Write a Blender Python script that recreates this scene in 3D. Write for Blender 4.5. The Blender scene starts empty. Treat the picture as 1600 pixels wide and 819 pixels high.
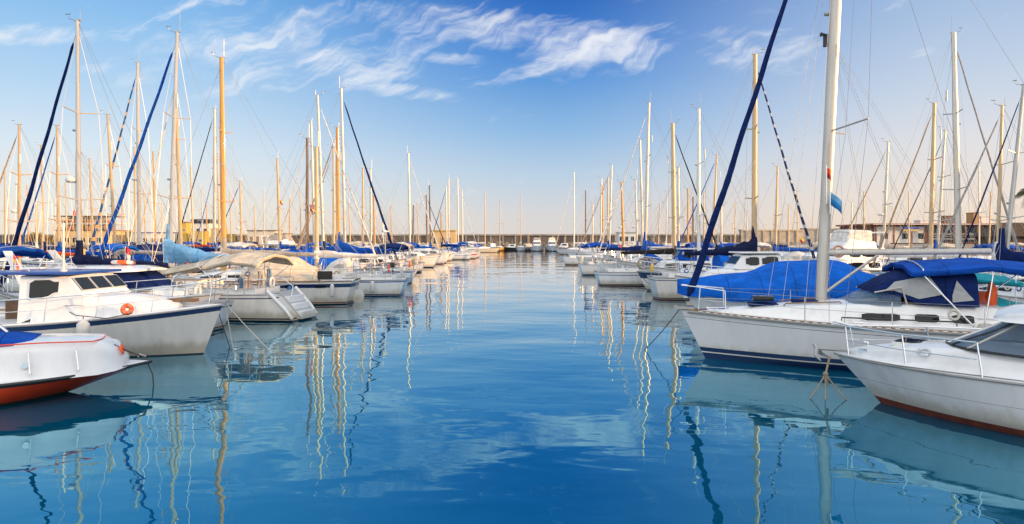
import bpy, bmesh, math, random
from mathutils import Vector, Matrix, Quaternion
R = math.radians
sc = bpy.context.scene
C = sc.collection

# ------------------------------------------------------------------ camera
F, HZ, CH = 1066.67, 375.0, 3.1
cam = bpy.data.objects.new('camera', bpy.data.cameras.new('camera'))
C.objects.link(cam)
cam.location = (0, 0, CH)
cam.rotation_euler = (R(90), 0, 0)
cam.data.lens = 24
cam.data.sensor_width = 36
cam.data.shift_y = -34.5 / 1600
cam.data.clip_start = 0.1
cam.data.clip_end = 6000
sc.camera = cam

# ------------------------------------------------------------------ sun and sky
SUN_EL, SUN_AZ = 9.0, 104.0          # azimuth clockwise from +Y
S = Vector((math.sin(R(SUN_AZ)) * math.cos(R(SUN_EL)), math.cos(R(SUN_AZ)) * math.cos(R(SUN_EL)), math.sin(R(SUN_EL))))
sl = bpy.data.lights.new('sun', 'SUN')
sl.energy = 4.8
sl.angle = R(0.5)
sl.color = (1.0, 0.55, 0.21)
so = bpy.data.objects.new('sun', sl)
so.rotation_euler = S.to_track_quat('Z', 'Y').to_euler()
so.location = (60, -20, 40)
C.objects.link(so)

sc.view_settings.view_transform = 'Standard'
sc.view_settings.look = 'None'
sc.view_settings.exposure = 0.42
sc.view_settings.gamma = 1.0
sc.view_settings.use_curve_mapping = False
sc.cycles.max_bounces = 6
sc.cycles.transparent_max_bounces = 12
sc.cycles.caustics_reflective = False
sc.cycles.caustics_refractive = False

world = bpy.data.worlds.new('World')
sc.world = world
world.use_nodes = True
wt = world.node_tree
wt.nodes.clear()


class NB:
    """small helper that writes node maths"""
    def __init__(s, nt): s.nt = nt; s.L = nt.links
    def node(s, kind, **kw):
        n = s.nt.nodes.new(kind)
        for k, v in kw.items(): setattr(n, k, v)
        return n
    def put(s, sock, v):
        if hasattr(v, 'is_output'): s.L.new(v, sock)
        else: sock.default_value = v
    def m(s, op, a, b=0.0, c=None, clamp=False):
        n = s.node('ShaderNodeMath', operation=op, use_clamp=clamp)
        s.put(n.inputs[0], a); s.put(n.inputs[1], b)
        if c is not None: s.put(n.inputs[2], c)
        return n.outputs[0]
    def smooth(s, x, a, b):
        n = s.node('ShaderNodeMapRange', interpolation_type='SMOOTHSTEP')
        s.put(n.inputs['Value'], x); n.inputs['From Min'].default_value = a; n.inputs['From Max'].default_value = b
        return n.outputs[0]
    def ramp(s, x, pts, interp='LINEAR'):
        n = s.node('ShaderNodeValToRGB'); n.color_ramp.interpolation = interp
        e = n.color_ramp.elements
        while len(e) < len(pts): e.new(0.5)
        for i, (p, c) in enumerate(pts):
            e[i].position = p; e[i].color = c if len(c) == 4 else (*c, 1)
        s.put(n.inputs[0], x)
        return n.outputs[0]
    def mix(s, f, a, b, mode='MIX'):
        n = s.node('ShaderNodeMix', data_type='RGBA', blend_type=mode)
        s.put(n.inputs[0], f); s.put(n.inputs[6], a if hasattr(a, 'is_output') or len(a) == 4 else (*a, 1))
        s.put(n.inputs[7], b if hasattr(b, 'is_output') or len(b) == 4 else (*b, 1))
        return n.outputs[2]
    def noise(s, vec, scale, detail=4, rough=0.5, dist=0.0):
        n = s.node('ShaderNodeTexNoise')
        if vec is not None: s.L.new(vec, n.inputs['Vector'])
        n.inputs['Scale'].default_value = scale; n.inputs['Detail'].default_value = detail
        n.inputs['Roughness'].default_value = rough; n.inputs['Distortion'].default_value = dist
        return n.outputs['Fac']
    def xyz(s, x, y, z=0.0):
        n = s.node('ShaderNodeCombineXYZ')
        for i, v in enumerate((x, y, z)): s.put(n.inputs[i], v)
        return n.outputs[0]


def srgb(h):
    h = h.lstrip('#')
    v = [int(h[i:i + 2], 16) / 255 for i in (0, 2, 4)]
    return tuple(c / 12.92 if c <= .04045 else ((c + .055) / 1.055) ** 2.4 for c in v)


def build_sky():
    nb = NB(wt)
    tc = nb.node('ShaderNodeTexCoord')
    sep = nb.node('ShaderNodeSeparateXYZ')
    nb.L.new(tc.outputs['Generated'], sep.inputs[0])
    x, y, z = sep.outputs
    sky = nb.node('ShaderNodeTexSky', sky_type='NISHITA')
    sky.sun_disc = False
    sky.sun_elevation = R(SUN_EL)
    sky.sun_rotation = R(SUN_AZ)
    sky.altitude = 0
    sky.air_density = 1.0; sky.dust_density = 0.6; sky.ozone_density = 3.0
    # evening colour by height, paler zenith added as fill light; the middle of the bay is deeper blue than its two sides
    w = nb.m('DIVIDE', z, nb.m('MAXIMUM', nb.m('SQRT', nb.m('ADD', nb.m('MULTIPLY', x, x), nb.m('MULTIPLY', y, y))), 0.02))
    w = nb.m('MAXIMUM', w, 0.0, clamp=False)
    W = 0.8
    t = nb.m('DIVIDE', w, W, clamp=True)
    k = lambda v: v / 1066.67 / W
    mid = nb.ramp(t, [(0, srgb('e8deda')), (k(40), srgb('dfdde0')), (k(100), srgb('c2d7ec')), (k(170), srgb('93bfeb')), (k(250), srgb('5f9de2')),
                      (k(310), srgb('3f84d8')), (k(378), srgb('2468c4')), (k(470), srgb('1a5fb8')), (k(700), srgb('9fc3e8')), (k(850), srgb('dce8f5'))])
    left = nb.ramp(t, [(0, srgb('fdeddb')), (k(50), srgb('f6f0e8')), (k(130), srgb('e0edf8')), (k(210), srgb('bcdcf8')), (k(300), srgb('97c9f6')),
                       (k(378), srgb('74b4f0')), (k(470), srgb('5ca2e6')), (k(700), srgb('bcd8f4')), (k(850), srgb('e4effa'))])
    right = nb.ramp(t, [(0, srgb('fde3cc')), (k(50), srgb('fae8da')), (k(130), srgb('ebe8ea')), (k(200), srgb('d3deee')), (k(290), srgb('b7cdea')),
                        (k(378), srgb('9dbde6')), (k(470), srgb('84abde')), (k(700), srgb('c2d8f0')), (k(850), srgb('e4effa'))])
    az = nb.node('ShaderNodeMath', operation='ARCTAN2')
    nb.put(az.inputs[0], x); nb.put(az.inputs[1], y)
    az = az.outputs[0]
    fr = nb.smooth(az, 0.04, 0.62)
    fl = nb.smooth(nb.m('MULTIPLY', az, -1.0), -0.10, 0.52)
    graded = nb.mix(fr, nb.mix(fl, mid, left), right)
    graded = nb.mix(nb.smooth(nb.m('MULTIPLY', y, -1.0), -.05, .5), graded, (1.85, 1.80, 1.74))     # sky behind the photographer brightened as frontal fill on the boats
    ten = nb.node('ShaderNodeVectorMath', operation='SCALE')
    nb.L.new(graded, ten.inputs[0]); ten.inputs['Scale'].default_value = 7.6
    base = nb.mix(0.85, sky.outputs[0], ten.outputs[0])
    # cirrus: direction projected on a plane north of the harbour
    yy = nb.m('MAXIMUM', y, 0.1)
    u = nb.m('MULTIPLY', nb.m('DIVIDE', x, yy), 10.6667)
    v = nb.m('MULTIPLY', nb.m('DIVIDE', z, yy), 10.6667)      # units of ~0.1 rad/1.07
    dens = None
    def blob(cx, cy, rx, ry, ang, amp):
        ca, sa = math.cos(R(ang)), math.sin(R(ang))
        cu, cv = (cx - 800) / 100, (378 - cy) / 100
        rx /= 100; ry /= 100
        du = nb.m('SUBTRACT', u, cu); dv = nb.m('SUBTRACT', v, cv)
        a = nb.m('ADD', nb.m('MULTIPLY', du, ca / rx), nb.m('MULTIPLY', dv, sa / rx))
        b = nb.m('ADD', nb.m('MULTIPLY', du, -sa / ry), nb.m('MULTIPLY', dv, ca / ry))
        r = nb.m('ADD', nb.m('MULTIPLY', a, a), nb.m('MULTIPLY', b, b))
        return nb.m('MULTIPLY', nb.m('SUBTRACT', 1.0, nb.smooth(r, 0.0, 1.0)), amp)
    for b in [(690, 44, 230, 48, -8, .85), (860, 66, 270, 56, -7, 1.0), (1000, 80, 130, 26, 4, .85), (560, 104, 150, 50, 4, .95), (600, 66, 200, 36, -4, .7),
              (375, 64, 260, 66, 3, .80), (632, 146, 110, 18, -6, .9), (1165, 82, 210, 48, -4, .75), (718, 95, 90, 15, 0, .8),
              (30, 56, 150, 26, -3, .85), (810, 114, 150, 50, 0, .55), (480, 34, 330, 40, -4, .62), (240, 110, 160, 40, 5, .5), (420, 120, 160, 50, 5, .5)]:
        d = blob(*b)
        dens = d if dens is None else nb.m('MAXIMUM', dens, d)
    # feathery streaks, swept up to the right
    a = R(24)
    us = nb.m('ADD', nb.m('MULTIPLY', u, math.cos(a)), nb.m('MULTIPLY', v, math.sin(a)))
    vs = nb.m('SUBTRACT', nb.m('MULTIPLY', v, math.cos(a)), nb.m('MULTIPLY', u, math.sin(a)))
    warp = nb.noise(nb.xyz(u, v, 3.0), 1.1, 3, .5)
    vs = nb.m('ADD', vs, nb.m('MULTIPLY', nb.m('SUBTRACT', warp, .5), .9))
    n1 = nb.noise(nb.xyz(nb.m('MULTIPLY', us, .36), nb.m('MULTIPLY', vs, 3.0), 1.0), 1.3, 9, .60, .0)
    n2 = nb.noise(nb.xyz(nb.m('MULTIPLY', u, .8), nb.m('MULTIPLY', v, 1.9), 5.0), 1.3, 10, .60, .0)
    n = nb.m('ADD', nb.m('MULTIPLY', n1, .62), nb.m('MULTIPLY', n2, .38))
    f = nb.m('ADD', nb.m('MULTIPLY', dens, .52), nb.m('SUBTRACT', nb.m('MULTIPLY', n, 2.3), 1.40))
    cov = nb.smooth(f, -0.10, 0.62)
    cov = nb.m('MULTIPLY', cov, nb.smooth(y, .1, .25))
    cov = nb.m('MULTIPLY', cov, .84)
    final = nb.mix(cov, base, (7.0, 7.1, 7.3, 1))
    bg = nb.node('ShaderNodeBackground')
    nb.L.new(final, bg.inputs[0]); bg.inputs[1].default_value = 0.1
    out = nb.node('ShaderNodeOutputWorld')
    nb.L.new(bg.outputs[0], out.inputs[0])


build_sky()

# ------------------------------------------------------------------ materials
MATS = {}


def mat(name, col, rough=.5, metal=0, var=.12, vscale=3.0, bump=0.0, bscale=20.0, coat=0.0, stretch=(1, 1, 1), dirt=None, spec=.5, emit=None, dscale=1.2, stripes=None, scum=None):
    if name in MATS: return MATS[name]
    m = bpy.data.materials.new(name); m.use_nodes = True
    nt = m.node_tree; nb = NB(nt); p = nt.nodes['Principled BSDF']
    tc = nb.node('ShaderNodeTexCoord'); mp = nb.node('ShaderNodeMapping')
    nb.L.new(tc.outputs['Object'], mp.inputs[0]); mp.inputs['Scale'].default_value = stretch
    vec = mp.outputs[0]
    if isinstance(col, str): col = srgb(col)
    lo = tuple(c * (1 - var) for c in col); hi = tuple(min(1, c * (1 + var * .7)) for c in col)
    c = nb.mix(nb.smooth(nb.noise(vec, vscale, 5, .6), .3, .7), lo, hi)
    if dirt:
        dc, amt = dirt
        c = nb.mix(nb.m('MULTIPLY', nb.smooth(nb.noise(vec, dscale, 7, .68, .4), .5, .78), amt), c, dc)
    if scum:                            # grime just above the waterline
        sz = nb.node('ShaderNodeSeparateXYZ'); nb.L.new(tc.outputs['Object'], sz.inputs[0])
        g = nb.m('SUBTRACT', nb.m('ADD', nb.m('MULTIPLY', nb.noise(vec, 2.2, 6, .65), .55), .12), sz.outputs[2])
        c = nb.mix(nb.m('MULTIPLY', nb.smooth(g, -.08, .22), .6), c, scum)
    if stripes:
        sx = nb.node('ShaderNodeSeparateXYZ'); nb.L.new(tc.outputs['Object'], sx.inputs[0])
        st = nb.smooth(nb.m('FRACT', nb.m('ADD', nb.m('MULTIPLY', sx.outputs[stripes[0]], stripes[1]), .37)), stripes[2] - .015, stripes[2])
        c = nb.mix(st, c, stripes[3])
    nb.L.new(c, p.inputs['Base Color'])
    p.inputs['Roughness'].default_value = rough; p.inputs['Metallic'].default_value = metal
    p.inputs['Specular IOR Level'].default_value = spec
    if coat: p.inputs['Coat Weight'].default_value = coat; p.inputs['Coat Roughness'].default_value = .06
    if bump:
        b = nb.node('ShaderNodeBump'); b.inputs['Strength'].default_value = 1.0; b.inputs['Distance'].default_value = bump
        nb.L.new(nb.noise(vec, bscale, 5, .55), b.inputs['Height']); nb.L.new(b.outputs[0], p.inputs['Normal'])
    if emit: p.inputs['Emission Color'].default_value = (*emit[0], 1); p.inputs['Emission Strength'].default_value = emit[1]
    MATS[name] = m
    return m


DIRT = ((.20, .16, .11), .35)
GREY = ((.34, .33, .31), .4)
gel = mat('white_gelcoat', (.82, .83, .84), .20, var=.05, coat=.4, dirt=((.50, .48, .44), .4), stretch=(1.2, 1.2, .3), vscale=2, scum=(.44, .38, .24))
gel_old = mat('aged_gelcoat', (.74, .72, .68), .32, var=.06, coat=.2, dirt=((.34, .29, .22), .4), stretch=(1.2, 1.2, .3), scum=(.30, .25, .15))
gel_cream = mat('cream_gelcoat', (.68, .62, .50), .38, var=.05, dirt=DIRT)
deckm = mat('deck_paint', (.74, .75, .75), .55, var=.06, bump=.002, bscale=60, dirt=GREY)
greydeck = mat('grey_deck_paint', (.42, .43, .43), .6, var=.08)
teak = mat('teak', (.25, .14, .07), .6, var=.3, vscale=6, stretch=(1, 10, 10))
navyp = mat('navy_paint', (.004, .014, .085), .3, var=.1, coat=.4)
royalp = mat('royal_blue_paint', (.006, .055, .32), .3, var=.1, coat=.3)
blackp = mat('black_paint', (.02, .02, .022), .4, var=.2)
redp = mat('red_antifouling', (.16, .035, .02), .75, var=.35, vscale=5, dirt=((.04, .03, .02), .6))
orangep = mat('orange_hull_paint', (1.0, .075, .01), .4, var=.12, coat=.3, dirt=((.25, .05, .02), .5))
yellowp = mat('yellow_hull_paint', (.75, .38, .04), .45, var=.15)
woodm = mat('varnished_mast_wood', (.62, .30, .055), .35, var=.18, vscale=4, stretch=(6, 6, .6), coat=.3)
alu = mat('anodised_aluminium', (.52, .49, .45), .40, .35, var=.10, vscale=2, stretch=(4, 4, .5))
alu_gold = mat('warm_anodised_aluminium', (.56, .40, .23), .42, .15, var=.12, vscale=2, stretch=(4, 4, .5))
alu_grey = mat('dull_aluminium', (.38, .38, .38), .42, .4, var=.14)
whitep = mat('white_mast_paint', (.76, .75, .72), .35, var=.06)
brownm = mat('brown_painted_mast', (.20, .12, .07), .5, var=.2)
steel = mat('stainless_steel', (.72, .73, .75), .22, .9, var=.05)
wire = mat('rigging_wire', (.30, .31, .33), .4, .6, var=.05)
rubber = mat('black_rubber', (.03, .03, .032), .6, var=.2)
greyrub = mat('grey_rubbing_strake', (.30, .30, .29), .6, var=.15)
glassd = mat('dark_window_glass', (.008, .010, .014), .05, var=.3, spec=.35)
rope = mat('weathered_rope', (.34, .27, .19), .85, var=.3, vscale=30, bump=.004, bscale=120)
roped = mat('dark_wet_rope', (.08, .06, .045), .8, var=.3, vscale=30)
whiterope = mat('pale_rope', (.6, .57, .5), .8, var=.15)
def cloth(name, col, var=.22): return mat(name, col, .85, var=var, vscale=1.6, bump=.075, bscale=2.2, spec=.15, stretch=(1.0, 1.8, 2.2), dirt=(tuple(min(1, c * 1.5 + .03) for c in col), .45), dscale=2.5, stripes=(0, .95, .985, tuple(c * .45 for c in col)))
royal = cloth('royal_blue_canvas', (.004, .070, .40))
blue = cloth('bright_blue_canvas', (.004, .115, .56))
navy = cloth('navy_canvas', (.004, .018, .105))
dnavy = cloth('dark_navy_canvas', (.008, .014, .055))
skyc = cloth('pale_blue_canvas', (.16, .38, .66))
teal = cloth('teal_canvas', (.015, .26, .33))
cream = cloth('cream_canvas', (.62, .54, .43))
whitec = cloth('white_canvas', (.70, .68, .65))
greyc = cloth('grey_canvas', (.36, .34, .32))
redc = cloth('orange_red_canvas', (.62, .08, .02))
tanc = cloth('tan_canvas', (.40, .27, .14))
blackc = cloth('black_canvas', (.015, .016, .022))
tealn = mat('blue_canvas_with_orange_strip', (.010, .07, .24), .8, var=.15, stripes=(2, 1.1, .72, (.62, .36, .14)))
whn = mat('navy_canvas_with_white_lashing', (.010, .02, .09), .8, var=.15, stripes=(2, 1.7, .72, (.5, .52, .55)))
orange = mat('orange_plastic', (.90, .12, .02), .5, var=.15)
yellow = mat('yellow_plastic', (.85, .55, .04), .45, var=.15)
redpl = mat('red_plastic', (.65, .03, .03), .45, var=.15)
fblue = mat('blue_fender_vinyl', (.02, .14, .36), .4, var=.2)
fwhite = mat('white_fender_vinyl', (.70, .70, .68), .4, var=.1, dirt=DIRT)
conc = mat('weathered_concrete', (.34, .31, .27), .9, var=.25, vscale=.4, bump=.03, bscale=3, dirt=((.12, .10, .08), .6), dscale=.3)
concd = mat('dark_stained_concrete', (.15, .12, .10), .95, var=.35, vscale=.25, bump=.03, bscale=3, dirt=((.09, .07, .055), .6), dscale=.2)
plank = mat('pontoon_planks', (.30, .25, .19), .8, var=.25, stripes=(1, 6, .9, (.05, .04, .03)))
towelm = mat('striped_towel', (.60, .52, .44), .95, var=.08, bump=.02, bscale=6, stripes=(0, 9, .5, (.50, .30, .24)))
towelp = mat('pale_towel', (.62, .55, .46), .95, var=.1, bump=.02, bscale=6)
towelb = mat('blue_towel', (.20, .36, .58), .95, var=.1, bump=.02, bscale=6)


def clear_glass(name, tint=(.55, .62, .70), fac=.45, rough=.03, body=(.55, .58, .60)):
    m = bpy.data.materials.new(name); m.use_nodes = True
    nt = m.node_tree; nb = NB(nt); nt.nodes.clear()
    tr = nb.node('ShaderNodeBsdfTransparent'); tr.inputs[0].default_value = (*tint, 1)
    gl = nb.node('ShaderNodeBsdfPrincipled'); gl.inputs['Base Color'].default_value = (*body, 1); gl.inputs['Roughness'].default_value = rough
    bp = nb.node('ShaderNodeBump'); bp.inputs['Distance'].default_value = .05
    tc = nb.node('ShaderNodeTexCoord')
    f = nb.m('ADD', nb.m('MULTIPLY', nb.noise(tc.outputs['Object'], 2.5, 4, .6), .3), fac - .15)
    nb.L.new(nb.noise(tc.outputs['Object'], 3.5, 3, .5, .6), bp.inputs['Height']); nb.L.new(bp.outputs[0], gl.inputs['Normal'])
    fr = nb.node('ShaderNodeFresnel'); fr.inputs[0].default_value = 1.5
    f = nb.m('ADD', f, nb.m('MULTIPLY', fr.outputs[0], .6), clamp=True)
    mx = nb.node('ShaderNodeMixShader'); nb.L.new(f, mx.inputs[0]); nb.L.new(tr.outputs[0], mx.inputs[1]); nb.L.new(gl.outputs[0], mx.inputs[2])
    out = nb.node('ShaderNodeOutputMaterial'); nb.L.new(mx.outputs[0], out.inputs[0])
    return m


vinyl = clear_glass('clear_vinyl', (.80, .83, .86), .55, .06)
tinted = clear_glass('tinted_windscreen', (.70, .78, .86), .30, .02, body=(.20, .28, .38))

# ------------------------------------------------------------------ mesh helpers
class MB:
    def __init__(s): s.v = []; s.f = []; s.m = []
    def add(s, vs, fs, m=0):
        o = len(s.v); s.v += [tuple(v) for v in vs]
        for f in fs: s.f.append(tuple(i + o for i in f)); s.m.append(m)
        return s
    def loft(s, rings, closed=True, caps=True, m=0):
        n = len(rings[0]); vs = [p for r in rings for p in r]; fs = []
        for i in range(len(rings) - 1):
            for j in range(n if closed else n - 1):
                k = (j + 1) % n
                fs.append((i * n + j, i * n + k, (i + 1) * n + k, (i + 1) * n + j))
        if caps and closed:
            fs.append(tuple(range(n - 1, -1, -1))); fs.append(tuple((len(rings) - 1) * n + j for j in range(n)))
        return s.add(vs, fs, m)
    def tube(s, pts, r, n=6, m=0, flat=1.0):
        pts = [Vector(p) for p in pts]
        rs = r if isinstance(r, (list, tuple)) else [r] * len(pts)
        rings = []; up = None
        for i, p in enumerate(pts):
            a = pts[max(i - 1, 0)]; b = pts[min(i + 1, len(pts) - 1)]
            t = (b - a).normalized()
            if up is None:
                up = Vector((0, 0, 1)) if abs(t.z) < .9 else Vector((1, 0, 0))
            sd = t.cross(up)
            if sd.length < 1e-5: sd = t.orthogonal()
            sd.normalize(); up = sd.cross(t).normalized()
            rings.append([p + sd * math.cos(2 * math.pi * k / n) * rs[i] + up * math.sin(2 * math.pi * k / n) * rs[i] * flat for k in range(n)])
        return s.loft(rings, m=m)
    def box(s, x0, x1, y0, y1, z0, z1, m=0):
        vs = [(x, y, z) for z in (z0, z1) for y in (y0, y1) for x in (x0, x1)]
        return s.add(vs, [(0, 2, 3, 1), (4, 5, 7, 6), (0, 1, 5, 4), (2, 6, 7, 3), (0, 4, 6, 2), (1, 3, 7, 5)], m)
    def cyl(s, p, r, h, n=12, m=0, axis=2, r2=None):
        p = Vector(p); d = [Vector((1, 0, 0)), Vector((0, 1, 0)), Vector((0, 0, 1))][axis] * h
        return s.tube([p, p + d], [r, r if r2 is None else r2], n, m)
    def ball(s, p, r, n=10, m=0, sz=1.0):
        p = Vector(p); rings = []
        for i in range(1, n // 2 + 1):
            a = math.pi * i / (n // 2 + 1)
            rings.append([p + Vector((r * math.sin(a) * math.cos(2 * math.pi * k / n), r * math.sin(a) * math.sin(2 * math.pi * k / n), -r * sz * math.cos(a))) for k in range(n)])
        return s.loft(rings, m=m)
    def torus(s, c, R0, r, nrm=(0, 1, 0), n=20, k=8, m=0, msegs=None):
        c = Vector(c); q = Vector((0, 0, 1)).rotation_difference(Vector(nrm)); o = len(s.v)
        for i in range(n):
            a = 2 * math.pi * i / n
            for j in range(k):
                b = 2 * math.pi * j / k
                s.v.append(tuple(c + q @ Vector(((R0 + r * math.cos(b)) * math.cos(a), (R0 + r * math.cos(b)) * math.sin(a), r * math.sin(b)))))
        for i in range(n):
            for j in range(k):
                i2, j2 = (i + 1) % n, (j + 1) % k
                s.f.append((o + i * k + j, o + i2 * k + j, o + i2 * k + j2, o + i * k + j2)); s.m.append(m if not msegs else (1 if (i * 8 // n) % 2 else 0))
        return s
    def build(s, name, mats, parent=None, smooth=38, bevel=0, solid=0, subd=0, weld=True):
        me = bpy.data.meshes.new(name)
        me.from_pydata(s.v, [], s.f)
        mats = mats if isinstance(mats, (list, tuple)) else [mats]
        for mt in mats: me.materials.append(mt)
        for p, mi in zip(me.polygons, s.m): p.material_index = mi
        bm = bmesh.new(); bm.from_mesh(me)
        if weld: bmesh.ops.remove_doubles(bm, verts=bm.verts, dist=1e-5)
        bmesh.ops.dissolve_degenerate(bm, edges=bm.edges, dist=1e-6)
        bmesh.ops.recalc_face_normals(bm, faces=bm.faces)
        if bevel:
            es = [e for e in bm.edges if len(e.link_faces) == 2 and e.calc_face_angle(0) > .5]
            bmesh.ops.bevel(bm, geom=es, offset=bevel, segments=2, affect='EDGES', profile=.6)
        bm.to_mesh(me); bm.free()
        if smooth:
            me.shade_smooth()
            me.set_sharp_from_angle(angle=R(smooth))
        o = bpy.data.objects.new(name, me); C.objects.link(o)
        if parent is not None: o.parent = parent
        if solid:
            md = o.modifiers.new('thickness', 'SOLIDIFY'); md.thickness = solid; md.offset = 0
        return o


def thing(name, label, cat, loc=(0, 0, 0), rz=0, group=None):
    o = bpy.data.objects.new(name, None); C.objects.link(o)
    o.empty_display_size = .3
    o.location = loc; o.rotation_euler = (0, 0, rz)
    o['label'] = label; o['category'] = cat
    if group: o['group'] = group
    return o


def tag(o, label, cat, group=None):
    o['label'] = label; o['category'] = cat
    if group: o['group'] = group
    return o


def struct(o, kind='structure', label=None):
    o['kind'] = kind
    if label: o['label'] = label
    return o


def at(px, d, z=0.0):
    """world point at depth d and height z seen towards photo column px"""
    return Vector(((px - 800) / F * d, d, z))


def zat(py, d): return CH + (HZ - py) / F * d


def lerp(a, b, t): return a + (b - a) * t


# ------------------------------------------------------------------ hulls
class Hull:
    def __init__(s, x0, x1, B, fb, fs, rake=.6, ws=.7, trw=0.1, trd=0.0, wl=.86, mx=.42, flare=.7, pw=2.1, pww=1.6, dip=.15):
        s.__dict__.update(locals())
    def sheer_t(s, t): return s.fs + (s.fb - s.fs) * max(0, (t - s.dip) / (1 - s.dip)) ** 1.8 + (s.dip - t) * .12 * (t < s.dip)
    def f(s, t, pw):
        if t < s.mx: return s.ws + (1 - s.ws) * (1 - ((s.mx - t) / s.mx) ** 2)
        return max(0, 1 - ((t - s.mx) / (1 - s.mx)) ** pw)
    def pt(s, t, z):
        sh = s.sheer_t(t); v = z / sh; vv = max(v, 0)
        xw = lerp(s.x0 + s.trw, s.x1 - s.rake, t); xd = lerp(s.x0 + s.trd, s.x1, t)
        yd = s.f(t, s.pw) * s.B / 2; yw = s.f(t, s.pww) * s.B / 2 * s.wl
        y = yw + (yd - yw) * vv ** s.flare
        if v < 0: y *= max(0.0, 1 + z * 1.3)
        return Vector((lerp(xw, xd, v), y, z))
    def tx(s, x): return min(1, max(0, (x - s.x0 - s.trd) / (s.x1 - s.x0 - s.trd)))
    def hb(s, x): return s.f(s.tx(x), s.pw) * s.B / 2
    def sh(s, x): return s.sheer_t(s.tx(x))
    def mesh(s, bands, n=26):
        """bands: list of (kind, value, material) from below the waterline up; kind 'z' = height, 's' = distance under the sheer"""
        mb = MB(); ts = [1 - (1 - i / n) ** 1.25 for i in range(n + 1)]
        def lv(t, b):
            return b[1] if b[0] == 'z' else s.sheer_t(t) - b[1]
        for bi in range(len(bands) - 1):
            b0, b1 = bands[bi], bands[bi + 1]
            sub = 3 if (b1[0] == 's' and b0[0] == 'z') else 1
            for side in (1, -1):
                rows = []
                for j in range(sub + 1):
                    row = []
                    for t in ts:
                        z = lerp(lv(t, b0), lv(t, b1), j / sub)
                        p = s.pt(t, z); p.y *= side; row.append(p)
                    rows.append(row)
                mb.loft(rows, closed=False, m=b1[2])
            for j in range(sub):         # bowed transom
                rws = []
                for q in (j / sub, (j + 1) / sub):
                    p = s.pt(0, lerp(lv(0, b0), lv(0, b1), q)); bl = .09 * s.B / 3
                    rws.append([Vector((p.x - bl * (1 - k * k), p.y * k, p.z)) for k in (-1, -.85, -.6, -.3, 0, .3, .6, .85, 1)])
                mb.loft(rws, closed=False, m=b1[2])
        return mb
    def deck(s, drop=.03, camber=.06, n=22, inset=.015):
        mb = MB(); rows = []
        for i in range(n + 1):
            t = i / n; z = s.sheer_t(t); p = s.pt(t, z - drop); w = max(p.y - inset, .0)
            rows.append([Vector((p.x, w * k, p.z + camber * (1 - k * k) * min(1, w / (s.B * .25)))) for k in (-1, -.6, -.2, .2, .6, 1)])
        mb.loft(rows, closed=False)
        return mb
    def rail(s, mb, r=.025, off=.0, dz=.0, m=0, n=22, flat=1.0, t0=0.0, sides=(1, -1)):
        for side in sides:
            pts = []
            for i in range(n + 1):
                t = t0 + (1 - t0) * i / n; p = s.pt(t, s.sheer_t(t)); pts.append((p.x, side * (p.y + off * (1 if t < .99 else 0)), p.z + dz))
            mb.tube(pts, r, 6, m, flat)
        return mb


def section(x, wb, wt, z0, z1, r=.12, cam=.05):
    """cross-section of a coachroof or cover at x"""
    r = min(r, wt * .6, (z1 - z0) * .8)
    side = []
    for k in range(5):
        a = k / 4 * math.pi / 2
        side.append((wt - r + r * math.cos(a), z1 - r + r * math.sin(a)))
    pts = [(wb, z0)] + side + [(wt * .45, z1 + cam * .8), (0, z1 + cam)]
    return [Vector((x, y, z)) for y, z in pts] + [Vector((x, -y, z)) for y, z in reversed(pts[:-1])]


def coach(stns, r=.12, cam=.05, name='cabin', m=None, parent=None, smooth=38):
    mb = MB(); mb.loft([section(*st, r=r, cam=cam) for st in stns])
    return mb.build(name, m or gel, parent, smooth)


def wall_pt(stns, x, f, side, out=.006):
    for i in range(len(stns) - 1):
        a, b = stns[i], stns[i + 1]
        lo, hi = min(a[0], b[0]), max(a[0], b[0])
        if lo <= x <= hi: break
    t = (x - a[0]) / (b[0] - a[0]) if b[0] != a[0] else 0
    wb, wt, z0, z1 = [lerp(a[k], b[k], t) for k in (1, 2, 3, 4)]
    return Vector((x, side * (lerp(wb, wt, f) + out), lerp(z0, z1, f)))


def side_window(stns, x0, x1, f0, f1, side, parent, m=None, slant=0.0, name='window', thick=.012, n=8, frame=None):
    """panel lying proud on the wall of a coachroof, corners rounded"""
    def ring(grow, out):
        up, lo = [], []
        for i in range(n + 1):
            t = i / n; x = lerp(x0 - grow, x1 + grow, t)
            e = min(t, 1 - t) * n; c = (1.0 if e >= 1 else .72)
            fm = (f0 + f1) / 2; h = (f1 - f0) / 2 * c + grow * 1.2
            up.append(wall_pt(stns, x - slant * (f1 - f0) * .5, min(.98, fm + h), side, out)); lo.append(wall_pt(stns, x + slant * (f1 - f0) * .5, fm - h, side, out))
        return up + lo[::-1]
    if frame:
        mb = MB(); a = ring(.03, -.004); b = ring(.03, thick * .6); mb.loft([a, b]); mb.build('window_frame', frame, parent, 30)
    mb = MB(); a = ring(0, -.004); b = ring(0, thick); mb.loft([a, b])
    return mb.build(name, m or glassd, parent, 30)


def furl(mb, a, b, r0=.09, r1=.045, m=0, n=8):
    a, b = Vector(a), Vector(b); N = 14
    pts = [a.lerp(b, i / N) for i in range(N + 1)]
    rs = [lerp(r0, r1, (i / N) ** .7) * (1 if 0 < i < N else .4) for i in range(N + 1)]
    mb.tube(pts, rs, n, m)


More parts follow.
